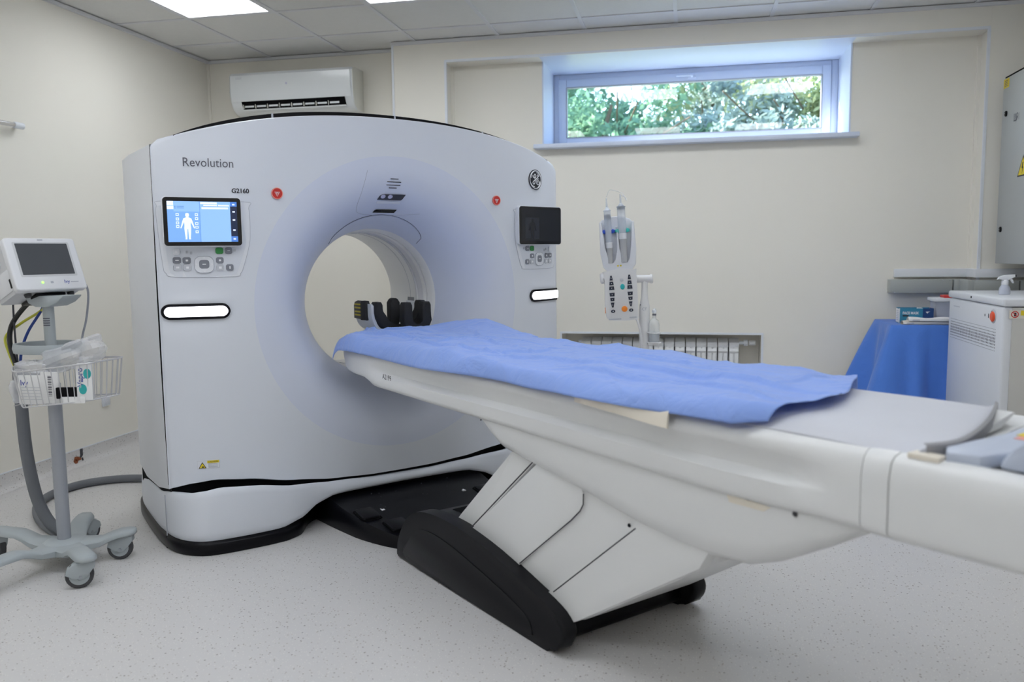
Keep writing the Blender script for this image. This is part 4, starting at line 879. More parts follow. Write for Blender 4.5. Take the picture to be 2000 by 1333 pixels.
# loop handle
hp = cat([(-.155, .05, 0), (-.135, -.04, 0), (-.05, -.085, 0), (.04, -.075, 0), (.085, -.02, 0), (.09, .06, 0), (.04, .12, 0), (-.08, .125, 0)], 6, True)
hr_ = []
for i, p in enumerate(hp):
    t = (hp[(i+1) % len(hp)]-hp[i-1]).normalized(); nn = Vector((t.y, -t.x, 0)); hr_.append([Vector((SX, SY, .895))+p+nn*a+Vector((0, 0, b)) for a, b in ((-.007, -.017), (.005, -.018), (.009, 0), (.005, .018), (-.007, .017))])
hr_.append(hr_[0]); hd = build('loop_handle', MB().loft(hr_, True, False), 'stand_gray', stn)
for dx in (-.012, .045): build('handle_screw', MB().lathe([(.009, 0), (.007, .004)], lambda a, b, h: (SX+dx+a, SY-.083+.012*(dx > .03)-h, .893+b), 12), 'dark_gray', hd)
# wire basket in front of the pole
bk = build('basket', MB().tube(cat([(SX-.155, SY+.10, .825), (SX-.155, SY-.02, .822), (SX-.06, SY-.135, .818), (SX+.0, SY-.145, .820), (SX+.19, SY-.10, .842), (SX+.245, SY-.04, .848), (SX+.235, SY+.10, .850)], 6, True), .0035, 8, True), 'wire', stn)
rim = [(-.155, .10), (-.155, -.02), (-.06, -.135), (0, -.145), (.19, -.10), (.245, -.04), (.235, .10)]
rp = cat([(a, b, 0) for a, b in rim], 8, True); per = [0]
for i in range(len(rp)): per.append(per[-1]+(rp[(i+1) % len(rp)]-rp[i]).length)
nw = 44
for k in range(nw):
    s_ = per[-1]*k/nw; i = max(j for j in range(len(rp)) if per[j] <= s_); f_ = (s_-per[i])/max(1e-6, per[i+1]-per[i]); p = rp[i].lerp(rp[(i+1) % len(rp)], f_)
    zt = .821+.03*max(0, (p.x+.05)/.35); q = Vector((p.x*.90+.012, p.y*.88, 0)); zb = .675+.03*max(0, (p.x+.05)/.35)
    build('wire', MB().tube([Vector((SX, SY, zt))+p, Vector((SX, SY, zb))+q], .0019, 6), 'wire', bk)
build('bottom_rim', MB().tube([Vector((SX+p.x*.90+.012, SY+p.y*.88, .675+.03*max(0, (p.x+.05)/.35))) for p in rp], .003, 6, True), 'wire', bk)
for k in range(9):
    xx = SX-.11+k*.038; build('floor_wire', MB().tube([(xx, SY-.11+.02*abs(k-4)/4, .672+.003*k), (xx, SY+.08, .672+.003*k)], .0018, 6), 'wire', bk)
build('basket_clip', MB().box(SX-.03, SX+.03, SY+.0, SY+.03, .80, .83, .004), 'stand_gray', bk)
build('head_mount', MB().prism([(-.075, 1.098), (-.06, 1.075), (-.03, 1.062), (.03, 1.062), (.07, 1.078), (.095, 1.100), (.10, 1.106), (-.075, 1.106)], -.045, .06, lambda a, b, h: (SX+.01+a, SY+h, b), .004), 'stand_gray', stn)

# ---- vital signs monitor, tilted back and turned a little
MR = Matrix.Rotation(R(71), 4, 'Z') @ Matrix.Rotation(R(-22), 4, 'X') @ Matrix.Diagonal((1.08, 1, 1.04, 1))
MM = Matrix.Translation(Vector((SX+.012, SY-.005, 1.232)) - MR @ Vector((0, -.108, .106))) @ MR
mo = thing('patient_monitor', 'small grey-white patient monitor with dark screen on top of the rolling stand', 'monitor', tuple(MM.translation)); 
def mb_(name, mb, m, parent=None, **k): return build(name, mb, m, parent or mo, MM, **k)
yf = lambda a, b, h: (a, -h, b)
mb_('bezel', MB().prism(rr(.262, .212, .012, 4, 0, .106), .075, .108, yf, .007, 3), 'monitor_white', angle=40)
mb_('screen_frame', MB().prism(rr(.208, .140, .004, 2, 0, .124), .107, .1085, yf), 'monitor_body', smooth=False)
mb_('screen', MB().prism(rr(.192, .126, .002, 2, 0, .125), .1075, .1092, yf), 'lcd_gray', smooth=False)
mb_('rear_case', MB().prism([(.075, .004), (.075, .205), (.03, .205), (-.02, .19), (-.05, .165), (-.07, .12), (-.075, .03), (-.06, .004)], -.118, .118, lambda y, z, x: (x, -y, z), .006), 'monitor_body', angle=40)
mb_('side_bay', MB().box(-.121, -.117, -.06, .05, .02, .105, .002), 'monitor_white')
mb_('side_slot', MB().box(-.1225, -.1205, -.062, -.052, .03, .065), 'black', smooth=False)
mb_('side_port', MB().lathe([(.016, 0), (.014, .012)], lambda a, b, h: (-.118-h, .0+a*1.3, .14+b), 16), 'monitor_body')
mb_('port_hole', MB().lathe([(.008, 0), (.007, .002)], lambda a, b, h: (-.130-h, .0+a, .14+b), 12), 'dark_gray')
mb_('power_led', MB().prism(circ(.0045, 10, -.035, .030), .107, .1105, yf), 'led_green'); mb_('power_mark', MB().prism(rr(.010, .008, .002, 2, .0, .030), .107, .1088, yf), 'line_gray')
mb_('mark', MB().prism(rr(.02, .005, .001, 2, 0, .203), .107, .1085, yf), 'line_gray')
flat_text('brand_print', 'Ivy', .019, 'ink_blue', mo, lambda a, b: (.045+a, -.1086, .025+b), MM, bold=.0003)
mb_('print_line', MB().prism([(.070, .028), (.10, .028), (.10, .031), (.070, .031)], .107, .1086, yf), 'line_gray', smooth=False)
for sx in (-.075, .085): mb_('rubber_foot', MB().lathe([(.013, 0), (.011, .012)], lambda a, b, h: (sx+a, -.06+b, .002-h), 12), 'rubber')
mb_('base_plate', MB().box(-.05, .06, -.07, .05, -.008, .002, .002), 'black')
# ---- cables
def cable(name, pts, r_, m, label, seg=8, n=8): return tag(build(name, MB().tube(cat(pts, n), r_, seg), m), label, 'cable', 'cables at the patient monitor')
cable('monitor_cable', [(-2.60, 2.93, 1.10), (-2.68, 2.94, 1.06), (-2.755, 2.94, .98), (-2.762, 2.93, .90), (-2.728, 2.92, .80), (-2.722, 2.92, .74)], .010, 'cable_black', 'thick black cable curving down behind the monitor into the grey hose')
cable('monitor_cable', [(-2.56, 2.93, 1.11), (-2.60, 2.93, 1.04), (-2.68, 2.94, .95), (-2.712, 2.93, .86), (-2.712, 2.92, .76)], .0055, 'cable_blue', 'blue cable running down from under the monitor')
cable('monitor_cable', [(-2.53, 2.92, 1.095), (-2.60, 2.93, 1.04), (-2.72, 2.95, .985), (-2.79, 2.94, .93), (-2.77, 2.93, .86), (-2.714, 2.915, .76)], .0055, 'cable_yellow', 'yellow-green earth cable looping out under the monitor')
cable('monitor_cable', [(-2.66, 2.92, 1.20), (-2.745, 2.95, 1.18), (-2.752, 2.95, 1.06), (-2.735, 2.93, .95), (-2.726, 2.925, .76)], .0042, 'dark_gray', 'thin dark cable hanging from the side of the monitor')
pc_ = MM @ Vector((.120, -.06, .035))
cable('monitor_cable', [tuple(pc_), (pc_.x+.030, pc_.y+.006, pc_.z+.004), (pc_.x+.050, pc_.y+.0, pc_.z-.04), (pc_.x+.042, pc_.y-.01, pc_.z-.14), (pc_.x+.032, pc_.y-.03, pc_.z-.22), (pc_.x+.03, pc_.y-.05, pc_.z-.33)], .0042, 'cable_gray', 'thin grey cable hanging from the right side of the monitor into the basket')
tag(build('corrugated_hose', MB().tube(cat([(-2.722, 2.92, .80), (-2.720, 2.92, .66), (-2.712, 2.92, .45), (-2.690, 2.93, .26), (-2.650, 2.94, .15), (-2.60, 2.96, .085), (-2.575, 2.975, .06)], 10), .024, 12), 'hose_gray'), 'dark grey cable hose hanging from the monitor cables down to the floor', 'hose')
tag(build('floor_hose', MB().tube(cat([(-2.63, 3.95, .022), (-2.9, 4.02, .022), (-3.10, 3.99, .022), (-3.24, 3.86, .022), (-3.26, 3.66, .022), (-3.18, 3.47, .022), (-3.0, 3.28, .022), (-2.80, 3.14, .022), (-2.62, 3.04, .022)], 8), .021, 12), 'hose_gray'), 'grey hose curving over the floor from the scanner to behind the stand', 'hose')
# ---- things lying in the basket
def lumpy(name, cen, rx, ry, rz, m, label, cat_, seed, parent=None, amp=.16, tilt=0, nu=28, nv=18):
    rnd = random.Random(seed); ph = [rnd.uniform(0, 6.28) for _ in range(8)]
    def f(u, v):
        a = 2*math.pi*u; b = math.pi*(v-.5); k = 1+amp*(math.sin(3*a+ph[0])*math.cos(b)+.6*math.sin(5*a+4*b+ph[1])+.5*math.sin(7*b+ph[2]))
        cx_ = math.copysign(abs(math.cos(b))**.6, 1)
        p = Vector((rx*k*cx_*math.copysign(abs(math.cos(a))**.6, math.cos(a)), ry*k*cx_*math.copysign(abs(math.sin(a))**.6, math.sin(a)), rz*k*math.copysign(abs(math.sin(b))**.7, b)))
        c_, s_ = math.cos(tilt), math.sin(tilt); return Vector(cen)+Vector((p.x*c_-p.z*s_, p.y, p.x*s_+p.z*c_))
    o = build(name, MB().grid(f, nu, nv, True), m, parent, angle=25, recalc=False)
    if label: tag(o, label, cat_)
    return o
lumpy('plastic_bag', (SX+.125, SY-.02, .872), .115, .07, .048, 'bag_clear', 'clear crumpled plastic bag bulging over the basket rim', 'bag', 3, tilt=.33)
lumpy('plastic_bag', (SX-.02, SY-.06, .825), .075, .045, .026, 'bag_clear', 'small crumpled clear plastic bag beside the stand pole in the basket', 'bag', 5)
lumpy('plastic_bag', (SX-.12, SY+.0, .73), .045, .05, .06, 'bag_clear', 'clear plastic bag slumped in the left end of the basket', 'bag', 9)
def packet(name, cx_, cy_, z0, w_, h_, rz, m, label, cat_='packet', th=.006, lean=.0):
    F_ = Matrix.Translation((SX+cx_, SY+cy_, z0)) @ Matrix.Rotation(R(rz), 4, 'Z') @ Matrix.Rotation(lean, 4, 'X')
    t = thing(name, label, cat_, tuple(F_.translation)); build('wrapper', MB().prism(rr(w_, h_, .004, 2, 0, h_/2), 0, th, lambda a, b, h: (a, -h, b), .001), m, t, F_); return t, F_
p1, F1 = packet('electrode_packet', -.005, -.105, .685, .115, .115, 4, 'paper', 'white packet printed Ivy in blue standing in the basket')
flat_text('packet_print', 'Ivy', .030, 'ink_blue', p1, lambda a, b: (-.046+a, -.0068, .075+b), F1, bold=.0004)
for k in range(5): build('print_line', MB().box(-.046, .045-.008*(k % 2), -.0068, -.0060, .066-.012*k, .0672-.012*k), 'line_gray', p1, F1, smooth=False)
p2, F2 = packet('barcode_packet', .072, -.098, .688, .07, .125, 10, 'paper', 'white packet with a vertical barcode in the middle of the basket')
for k in range(13): build('barcode_bar', MB().box(-.006, .008, -.0068, -.006, .030+k*.0065, .030+k*.0065+.0015+.0025*((k*7) % 3)/2), 'text_gray', p2, F2, smooth=False)
p3, F3 = packet('dark_pouch', .140, -.086, .708, .085, .045, 12, 'black', 'black pouch lying slanted among the packets in the basket', 'pouch', .012)
p4, F4 = packet('folded_leaflet', .165, -.092, .690, .095, .026, 12, 'paper', 'small white leaflet at the bottom right of the basket', 'leaflet', .004)
p5, F5 = packet('tape_box', .195, -.055, .700, .055, .145, 30, 'paper', 'white box with teal and violet lettering at the right end of the basket', 'box', .03)
flat_text('box_print', 'Vapro', .030, 'ink_blue', p5, lambda a, b: (-.004-b, -.0308, .055+a), F5, bold=.0003)
for z, x in ((.105, .012), (.045, -.006)): build('teal_blot', MB().prism(circ(.014, 14, x, z, .020), .0302, .0308, lambda a, b, h: (a, -h, b)), 'teal', p5, F5, smooth=False)

# ================================================================== CONTRAST INJECTOR
IX, IY = -.247, 4.72
inj = thing('contrast_injector', 'white dual-syringe contrast injector on a pole, right of the scanner', 'injector', (IX, IY, 0))
def ib(name, mb, m, parent=None, fr=I4, **k): return build(name, mb, m, parent or inj, fr, **k)
ib('post', MB().lathe([(.024, .05), (.024, .60), (.027, .66), (.030, .90), (.028, .95), (.019, 1.0), (.017, 1.09)], lambda a, b, h: (IX+a, IY+b, h), 20), 'injector_white')
for k in range(4):
    a = R(45+90*k); ib('base_leg', MB().tube([(IX, IY, .07), (IX+.28*math.cos(a), IY+.28*math.sin(a), .07)], .022, 10), 'injector_white'); ib('caster', MB().lathe([(.034, -.012), (.035, 0), (.034, .012)], lambda p, q, h: (IX+.27*math.cos(a)+p, IY+.27*math.sin(a)+h, .035+q), 16), 'rubber')
ib('arm', MB().tube([(IX-.10, IY, 1.10), (IX+.03, IY, 1.10)], .022, 14), 'injector_white'); ib('arm_cap', MB().lathe([(.026, 0), (.026, .012), (.02, .016)], lambda a, b, h: (IX+.03+h, IY+a, 1.10+b), 16), 'injector_white')
flat_text('pole_print', 'CT', .022, 'line_gray', inj, lambda a, b: (IX-.014+a, IY-.0305, .925+b)); ib('pole_button', MB().lathe([(.003, 0), (.002, .003)], lambda a, b, h: (IX-.022+a, IY-.022-h, .955+b), 8), 'dark_gray')
IM = Matrix.Translation((-.388, 4.70, 1.13)) @ Matrix.Rotation(R(8), 4, 'Z') @ Matrix.Rotation(R(-3.5), 4, 'Y')
ifn = lambda a, b, h: (a, -h, b)
low = [(-.088, .015), (-.090, .0), (-.084, -.05), (-.088, -.16), (-.086, -.22), (-.07, -.252), (.02, -.262), (.085, -.255), (.092, -.23), (.092, .0), (.088, .018), (.0, .03)]
hbd = ib('head_body', MB().prism([(p.x, p.y) for p in cat([(a, b, 0) for a, b in low], 3)], -.03, .05, ifn, .010, 3), 'injector_white', None, IM, angle=40)
upl = [(-.090, .29), (-.080, .302), (-.03, .318), (.03, .318), (.075, .300), (.088, .286), (.098, .12), (.085, .05), (.04, .02), (-.03, .02), (-.082, .06), (-.094, .12)]
ib('back_shield', MB().prism(upl, -.03, .012, ifn, .006), 'panel_white', None, IM, angle=40)
ib('front_yoke', MB().prism([(-.094, .29), (-.080, .29), (-.072, .16), (-.060, .075), (-.038, .050), (-.012, .075), (-.004, .14), (-.004, .26), (.006, .26), (.008, .14), (.018, .075), (.046, .050), (.066, .08), (.074, .16), (.084, .285), (.096, .285), (.100, .13), (.094, .05), (.06, -.002), (0, .012), (-.05, -.004), (-.085, .04), (-.098, .12)], .010, .045, ifn, .005), 'panel_white', None, IM, angle=40)
for cx_ in (-.048, .052):
    ib('rubber_key', MB(), 'key_black') if False else None
    for k, (dz, w0, w1, hh_) in enumerate(((-.020, .008, .018, .026), (-.050, .019, .024, .020), (-.076, .025, .029, .020), (-.112, .029, .025, .020), (-.139, .024, .020, .018), (-.170, .018, .006, .028))):
        ib('key', MB().prism([(cx_-w1/2, dz-hh_/2), (cx_+w1/2, dz-hh_/2), (cx_+w0/2, dz+hh_/2), (cx_-w0/2, dz+hh_/2)] if k != 5 else [(cx_-.004, dz-hh_/2), (cx_+.004, dz-hh_/2), (cx_+.010, dz+hh_/2), (cx_-.010, dz+hh_/2)], .049, .054, ifn, .0015), 'key_black', hbd, IM)
        ib('key_mark', MB().prism(circ(.0022, 8, cx_, dz), .054, .0546, ifn), 'icon_white', hbd, IM)
    ib('key', MB().prism(circ(.012, 18, cx_, -.205, .009), .049, .054, ifn, .0015), 'key_black', hbd, IM); ib('key_mark', MB().prism(circ(.003, 8, cx_, -.205), .054, .0546, ifn), 'icon_white', hbd, IM)
ib('turquoise_key', MB().prism(circ(.0125, 20, .012, -.072, .016), .049, .054, ifn, .0015), 'turquoise', hbd, IM); ib('orange_key', MB().prism(circ(.0165, 22, .016, -.196), .049, .055, ifn, .002), 'orange', hbd, IM); ib('light_key', MB().prism(circ(.009, 16, .010, -.034), .049, .053, ifn, .001), 'key_light', hbd, IM)
for cx_ in (-.006, .010): ib('yellow_mark', MB().prism(circ(.005, 10, cx_, .045), .045, .0458, ifn), 'yellow', hbd, IM)
ib('side_knob', MB().lathe([(.030, 0), (.030, .014), (.022, .020)], lambda a, b, h: (-.088-h, -.01+a, -.02+b), 20), 'injector_white', None, IM)
ib('side_light', MB().lathe([(.010, 0), (.009, .004)], lambda a, b, h: (-.087-h, -.01+a, -.20+b*1.8), 14), 'orange', None, IM)
ib('bottom_handle', MB().prism(rr(.07, .008, .003, 2, -.04, -.250), .050, .053, ifn), 'key_light', None, IM); ib('bottom_handle', MB().prism(rr(.04, .008, .003, 2, .06, -.246), .050, .053, ifn), 'key_light', None, IM)
tag(build('injector_lead', MB().tube(cat([(-.31, 4.68, .885), (-.285, 4.675, .87), (-.262, 4.68, .78), (-.258, 4.69, .68), (-.26, 4.71, .60)], 8), .006, 8), 'injector_white'), 'white lead hanging from the injector head along its pole', 'cable')
# syringes
def syringe(cx_, r_, ztop_, z_seal, z_cuff, zbot, clip, label, fat):
    t = thing('syringe', label, 'syringe', tuple(IM @ Vector((cx_, -.03, zbot))), 0, 'syringes in the injector')
    L_ = lambda a, b, h: (cx_+a, -.032+b, h)
    build('barrel', MB().lathe([(r_, z_cuff), (r_, ztop_-.02), (r_*.7, ztop_-.012), (r_*.3, ztop_)], L_, 20, False), 'syringe_clear', t, IM)
    build('tip', MB().lathe([(.006, ztop_-.004), (.005, ztop_+.02), (.003, ztop_+.05)], L_, 10), 'syringe_clear', t, IM)
    build('seal', MB().lathe([(r_*.96, z_seal), (r_*.96, z_seal+.018), (r_*.5, z_seal+.026)], L_, 20), 'black', t, IM)
    build('cuff', MB().lathe([(r_*1.04, z_cuff-.004), (r_*1.04, z_cuff+.028)], L_, 20, False), 'panel_white', t, IM)
    build('plunger', MB().lathe([(r_*.92, zbot), (r_*.92, z_cuff)], L_, 20), 'plunger', t, IM)
    build('flange', MB().lathe([(r_*1.15, ztop_-.022), (r_*1.15, ztop_-.018)], L_, 20), 'syringe_clear', t, IM)
    for s in (-1, 1): build('clip', MB().prism([(cx_+s*(r_-.002), .225), (cx_+s*(r_+.016), .230), (cx_+s*(r_+.018), .244), (cx_+s*(r_+.004), .250), (cx_+s*(r_-.002), .244)], .012, .045, ifn, .003), clip, t, IM)
    return t
syringe(-.047, .019, .372, .305, .150, .062, 'blue_clip', 'slimmer syringe with blue clips on the injector head', 0)
syringe(.030, .0225, .388, .352, .195, .062, 'green_clip', 'fatter syringe with turquoise clips on the injector head', 1)
tag(build('injector_tubing', MB().tube([IM @ p for p in cat([(.030, -.032, .43), (.055, -.03, .420), (.062, -.03, .400), (.04, -.035, .440), (-.01, -.035, .462), (-.03, -.035, .460), (-.047, -.032, .425)], 8)], .0012, 6), 'syringe_clear'), 'thin clear tube joining the tips of the two syringes', 'tube')
bt_ = thing('contrast_bottle', 'clear bottle in the holder on the injector pole', 'bottle', (-.192, 4.70, .74))
BL = lambda a, b, h: (-.192+a, 4.70+b, h)
build('glass', MB().lathe([(.026, .745), (.030, .75), (.030, .845), (.024, .868), (.010, .88), (.010, .915)], BL, 20, False), 'bottle_clear', bt_); build('liquid', MB().lathe([(.026, .75), (.026, .80)], BL, 20), 'liquid', bt_); build('cap', MB().lathe([(.012, .912), (.012, .925), (.004, .935)], BL, 14), 'syringe_clear', bt_)
build('label_band', MB().lathe([(.0115, .896), (.0115, .905)], BL, 14, False), 'text_gray', bt_)
hdr = ib('bottle_holder', MB().tube([BL(.036*math.cos(a), .036*math.sin(a), .80) for a in (2*math.pi*k/20 for k in range(20))], .004, 6, True).tube([BL(.036*math.cos(a), .036*math.sin(a), .745) for a in (2*math.pi*k/20 for k in range(20))], .004, 6, True).tube([(IX+.02, IY, .80), BL(-.036, 0, .80)], .005, 6).box(-.225, -.165, 4.67, 4.73, .734, .742), 'injector_white')

# ================================================================== RIGHT-HAND CORNER
# electrical cabinet on the right wall
el = thing('electrical_cabinet', 'grey electrical wall cabinet with yellow warning triangle, at the right edge', 'electrical cabinet', (XR, 5.25, 1.15))
EX, EY0, EY1, EZ0, EZ1 = 1.85, 4.78, 5.69, 1.155, 2.262
build('box', MB().box(EX+.022, XR, EY0, EY1, EZ0, EZ1, .004), 'cabinet_gray', el)
dr_ = build('door', MB().box(EX, EX+.02, EY0-.003, EY1+.003, EZ0-.002, EZ1+.002, .004), 'cabinet_gray', el)
build('gasket', MB().box(EX+.019, EX+.023, EY0+.006, EY1-.006, EZ0+.006, EZ1+.006), 'gap_black', el, smooth=False)
build('top_seal', MB().box(EX+.001, EX+.03, EY0, EY1-.02, EZ1+.002, EZ1+.010), 'gap_black', el, smooth=False)
for z in (2.05, 1.36): lk = build('lock', MB().lathe([(.017, 0), (.017, .006), (.010, .010)], lambda a, b, h: (EX-h, 5.622+a, z+b), 18), 'black', dr_); build('key_slot', MB().lathe([(.004, 0), (.003, .001)], lambda a, b, h: (EX-.010-h, 5.622+a, z+b), 8), 'steel', lk)
build('yellow_sticker', MB().box(EX-.001, EX, 5.60, 5.685, 2.205, 2.258), 'yellow', el, smooth=False)
for k in range(4): build('sticker_print', MB().box(EX-.0016, EX-.001, 5.615, 5.67, 2.214+k*.010, 2.218+k*.010), 'text_gray', el, smooth=False)
flat_text('cabinet_print', 'ЩР1', .060, 'text_gray', el, lambda a, b: (EX-.001, 5.50-a*.75, 1.985+b))
tri = [(5.40, 1.655), (5.24, 1.655), (5.32, 1.775)]
wt = build('warning_triangle', MB().prism(tri, 0, .001, lambda a, b, h: (EX-h, a, b)), 'text_black', el, smooth=False); build('triangle_fill', MB().prism([(5.385, 1.663), (5.255, 1.663), (5.32, 1.760)], .001, .0015, lambda a, b, h: (EX-h, a, b)), 'yellow', wt, smooth=False)
build('bolt_sign', MB().prism([(5.325, 1.735), (5.335, 1.700), (5.322, 1.702), (5.328, 1.670), (5.308, 1.708), (5.319, 1.706), (5.313, 1.735)], .0015, .002, lambda a, b, h: (EX-h, a, b)), 'text_black', wt, smooth=False)
# trunking
tw = thing('white_trunking', 'white cable trunking running along the back wall above the grey one', 'trunking', (1.65, 5.94, 1.06))
build('run', MB().box(1.32, XP, YR-.035, YR, 1.064, 1.118, .003), 'trunk_white', tw); build('corner_run', MB().box(XP-.034, XP, YB, YR-.034, 1.065, 1.117), 'trunk_white', tw); build('side_run', MB().box(XP-.035, XR, YB-.035, YB, 1.064, 1.118, .003), 'trunk_white', tw)
tg = thing('grey_trunking', 'grey metal cable duct on the back wall under the white trunking', 'trunking', (1.65, 5.94, .96))
build('run', MB().box(1.285, 1.66, YR-.085, YR, .962, 1.050, .004), 'trunk_gray', tg); build('run', MB().box(1.668, 1.74, YR-.085, YR, .962, 1.050, .004), 'trunk_gray', tg); build('side_run', MB().box(1.735, 1.99, YB-.085, YB, .962, 1.048, .004), 'trunk_gray', tg); build('side_run', MB().box(1.996, XR, YB-.085, YB, .962, 1.048, .004), 'trunk_gray', tg)
build('corner_box', MB().box(1.70, 1.745, YB-.08, YR-.02, .962, 1.049, .003), 'trunk_gray', tg)
for x, z in ((1.31, .965), (1.60, 1.045), (1.645, 1.045)): build('screw', MB().lathe([(.006, 0), (.004, .004)], lambda a, b, h: (x+a, YR-.085-h, z+b), 10), 'steel', tg)
# power cabinet
ups = thing('power_cabinet', 'white floor-standing power cabinet with red button and vent slots', 'cabinet', (1.78, 4.90, 0))
PX, PY0, PY1 = 1.50, 4.46, 5.34
build('front_panel', MB().box(PX, PX+.05, PY0+.01, PY1, .06, .960, .012, 3), 'ups_white', ups); build('body', MB().box(PX+.04, XR-.03, PY0+.004, PY1, .06, .958, .004), 'ups_side_shaded', ups)
build('lid', MB().box(PX-.006, XR-.02, PY0-.006, PY1+.004, .963, 1.002, .010, 3), 'ups_white', ups)
for y in (4.55, 5.25): build('foot', MB().box(PX+.06, PX+.11, y-.03, y+.03, 0, .062, .004), 'rubber', ups); build('foot', MB().box(XR-.14, XR-.09, y-.03, y+.03, 0, .062, .004), 'rubber', ups)
rb_ = build('red_button', MB().lathe([(.026, 0), (.026, .010), (.020, .015)], lambda a, b, h: (PX-h, 4.588+a, .905+b), 22), 'orange_red', ups); build('button_ring', MB().lathe([(.036, 0), (.036, .004), (.028, .007)], lambda a, b, h: (PX-h, 4.596+a, .907+b), 22, False), 'key_light', rb_)
for y, h_ in ((4.723, .006), (4.67, .011)): build('indicator', MB().box(PX-.001, PX, y-.004, y+.004, .903-h_, .903+h_), 'dark_gray', ups, smooth=False)
build('lid_lock', MB().lathe([(.007, 0), (.006, .003)], lambda a, b, h: (PX-.006-h, 4.93+a, .985+b), 10), 'dark_gray', ups)
sl_ = MB()
for r_, hh_ in enumerate((.0012, .0022, .0035, .0055, .0055, .0042, .0026, .0013)):
    z = .842-r_*.0155
    for k in range(38): y = 4.565+k*.0195; sl_.box(PX-.0008, PX+.001, y-.0032, y+.0032, z-hh_, z+hh_)
vs_ = build('vent_slots', sl_, 'dark_gray', ups, smooth=False); vs_['kind'] = 'stuff'
build('name_print', MB().box(PX-.0006, PX, 5.14, 5.25, .915, .920), 'key_light', ups, smooth=False)
stk = build('side_sticker', MB().box(1.525, 1.60, PY0+.002, PY0+.004, .925, .975), 'paper_cream', ups, smooth=False) if False else build('side_sticker', MB().box(1.525, 1.62, PY0+.002, PY0+.0045, .905, .945), 'paper_cream', ups, smooth=False)
build('ban_sign', MB().tube([(1.550+.015*math.cos(a), PY0+.002, .925+.015*math.sin(a)) for a in (2*math.pi*k/20 for k in range(20))], .0022, 6, True).tube([(1.540, PY0+.002, .935), (1.560, PY0+.002, .915)], .0018, 6), 'red', stk); build('figure', MB().box(1.546, 1.556, PY0+.0012, PY0+.002, .916, .934), 'text_black', stk, smooth=False); build('yellow_edge', MB().box(1.575, 1.62, PY0+.0012, PY0+.002, .92, .945), 'yellow', stk, smooth=False)
# spray bottle on it
sb = thing('spray_bottle', 'white trigger spray bottle on top of the power cabinet', 'spray bottle', (1.632, 4.86, 1.002))
SB = lambda a, b, h: (1.632+a, 4.86+b, h)
build('bottle', MB().lathe([(.026, 1.003), (.028, 1.01), (.026, 1.035), (.018, 1.05), (.015, 1.056)], SB, 18), 'tub_clear', sb); build('neck', MB().lathe([(.017, 1.054), (.017, 1.074), (.013, 1.08)], SB, 16), 'panel_white', sb)
build('spray_head', MB().prism([(-.038, 1.082), (-.030, 1.096), (-.005, 1.106), (.045, 1.108), (.047, 1.094), (.020, 1.088), (.012, 1.076), (-.012, 1.076), (-.015, 1.084)], -.012, .012, lambda a, b, h: (1.632+a, 4.86+h, b), .004), 'panel_white', sb); build('trigger', MB().prism([(.022, 1.090), (.032, 1.090), (.036, 1.075), (.044, 1.062), (.036, 1.062), (.027, 1.075)], -.006, .006, lambda a, b, h: (1.632+a, 4.86+h, b), .002), 'panel_white', sb); build('nozzle', MB().lathe([(.007, 0), (.006, .006)], lambda a, b, h: (1.679+h, 4.86+a, 1.101+b), 12), 'dark_gray', sb)
# draped side table
st_ = thing('side_table', 'small table hidden under the blue drape beside the power cabinet', 'table', (1.43, 5.55, 0))
build('top', MB().box(1.21, 1.74, 5.405, 5.855, .76, .785, .004), 'table_white', st_)
for x in (1.235, 1.715):
    for y in (5.43, 5.83): build('leg', MB().box(x-.014, x+.014, y-.014, y+.014, 0, .76, .003), 'stand_gray', st_)
TX0, TX1, TY0, TY1 = 1.205, 1.745, 5.40, 5.86
pts = [(TX0, TY1), (TX0, TY0), (TX1, TY0), (TX1, TY1)]
segs = []; NS = 150
L1, L2, L3 = TY1-TY0, TX1-TX0, TY1-TY0; LT = L1+L2+L3
def dr_pt(s):
    d = s*LT
    if d < L1: return Vector((TX0, TY1-d, 0)), Vector((-1, 0, 0))
    if d < L1+L2: return Vector((TX0+d-L1, TY0, 0)), Vector((0, -1, 0))
    return Vector((TX1, TY0+d-L1-L2, 0)), Vector((1, 0, 0))
def drape(s, v):
    p, nn = dr_pt(s); d = s*LT
    wc = math.exp(-((d-L1)/.10)**2); wc2 = math.exp(-((d-L1-L2)/.10)**2); wc0 = math.exp(-(d/.12)**2)
    if abs(d-L1) < .10: nn = (Vector((-1, 0, 0))*(.5-(d-L1)/.2)+Vector((0, -1, 0))*(.5+(d-L1)/.2)).normalized()
    if abs(d-L1-L2) < .10: nn = (Vector((0, -1, 0))*(.5-(d-L1-L2)/.2)+Vector((1, 0, 0))*(.5+(d-L1-L2)/.2)).normalized()
    k = v
    fold = .017*math.sin(d*30+1.2)+.024*math.exp(-((d-L1-.13)/.04)**2)-.014*math.exp(-((d-L1-.21)/.03)**2)+.016*math.exp(-((d-L1-.31)/.05)**2)
    out = .004+k**.9*(.026+fold*1.9+.15*wc+.10*wc2+.17*wc0)
    z = .790-.50*k-.02*k*wc
    if d < L1: z += .0
    if k < .04: z = .790-.006*(k/.04)**2; out *= .6
    return p+nn*max(.002, out)+Vector((0, 0, z))
dm = MB().grid(drape, NS, 34)
dm.grid(lambda a, b: Vector((TX0-.003+(TX1-TX0+.006)*a, TY0-.003+(TY1-TY0+.003)*b, .790+.0012*math.sin(a*30)*math.sin(b*22))), 26, 20)
do = build('table_drape', dm, 'drape_blue', None, angle=180, recalc=False); so3 = do.modifiers.new('thick', 'SOLIDIFY'); so3.thickness = .001
tag(do, 'deep blue drape hanging in folds over the small side table', 'drape')
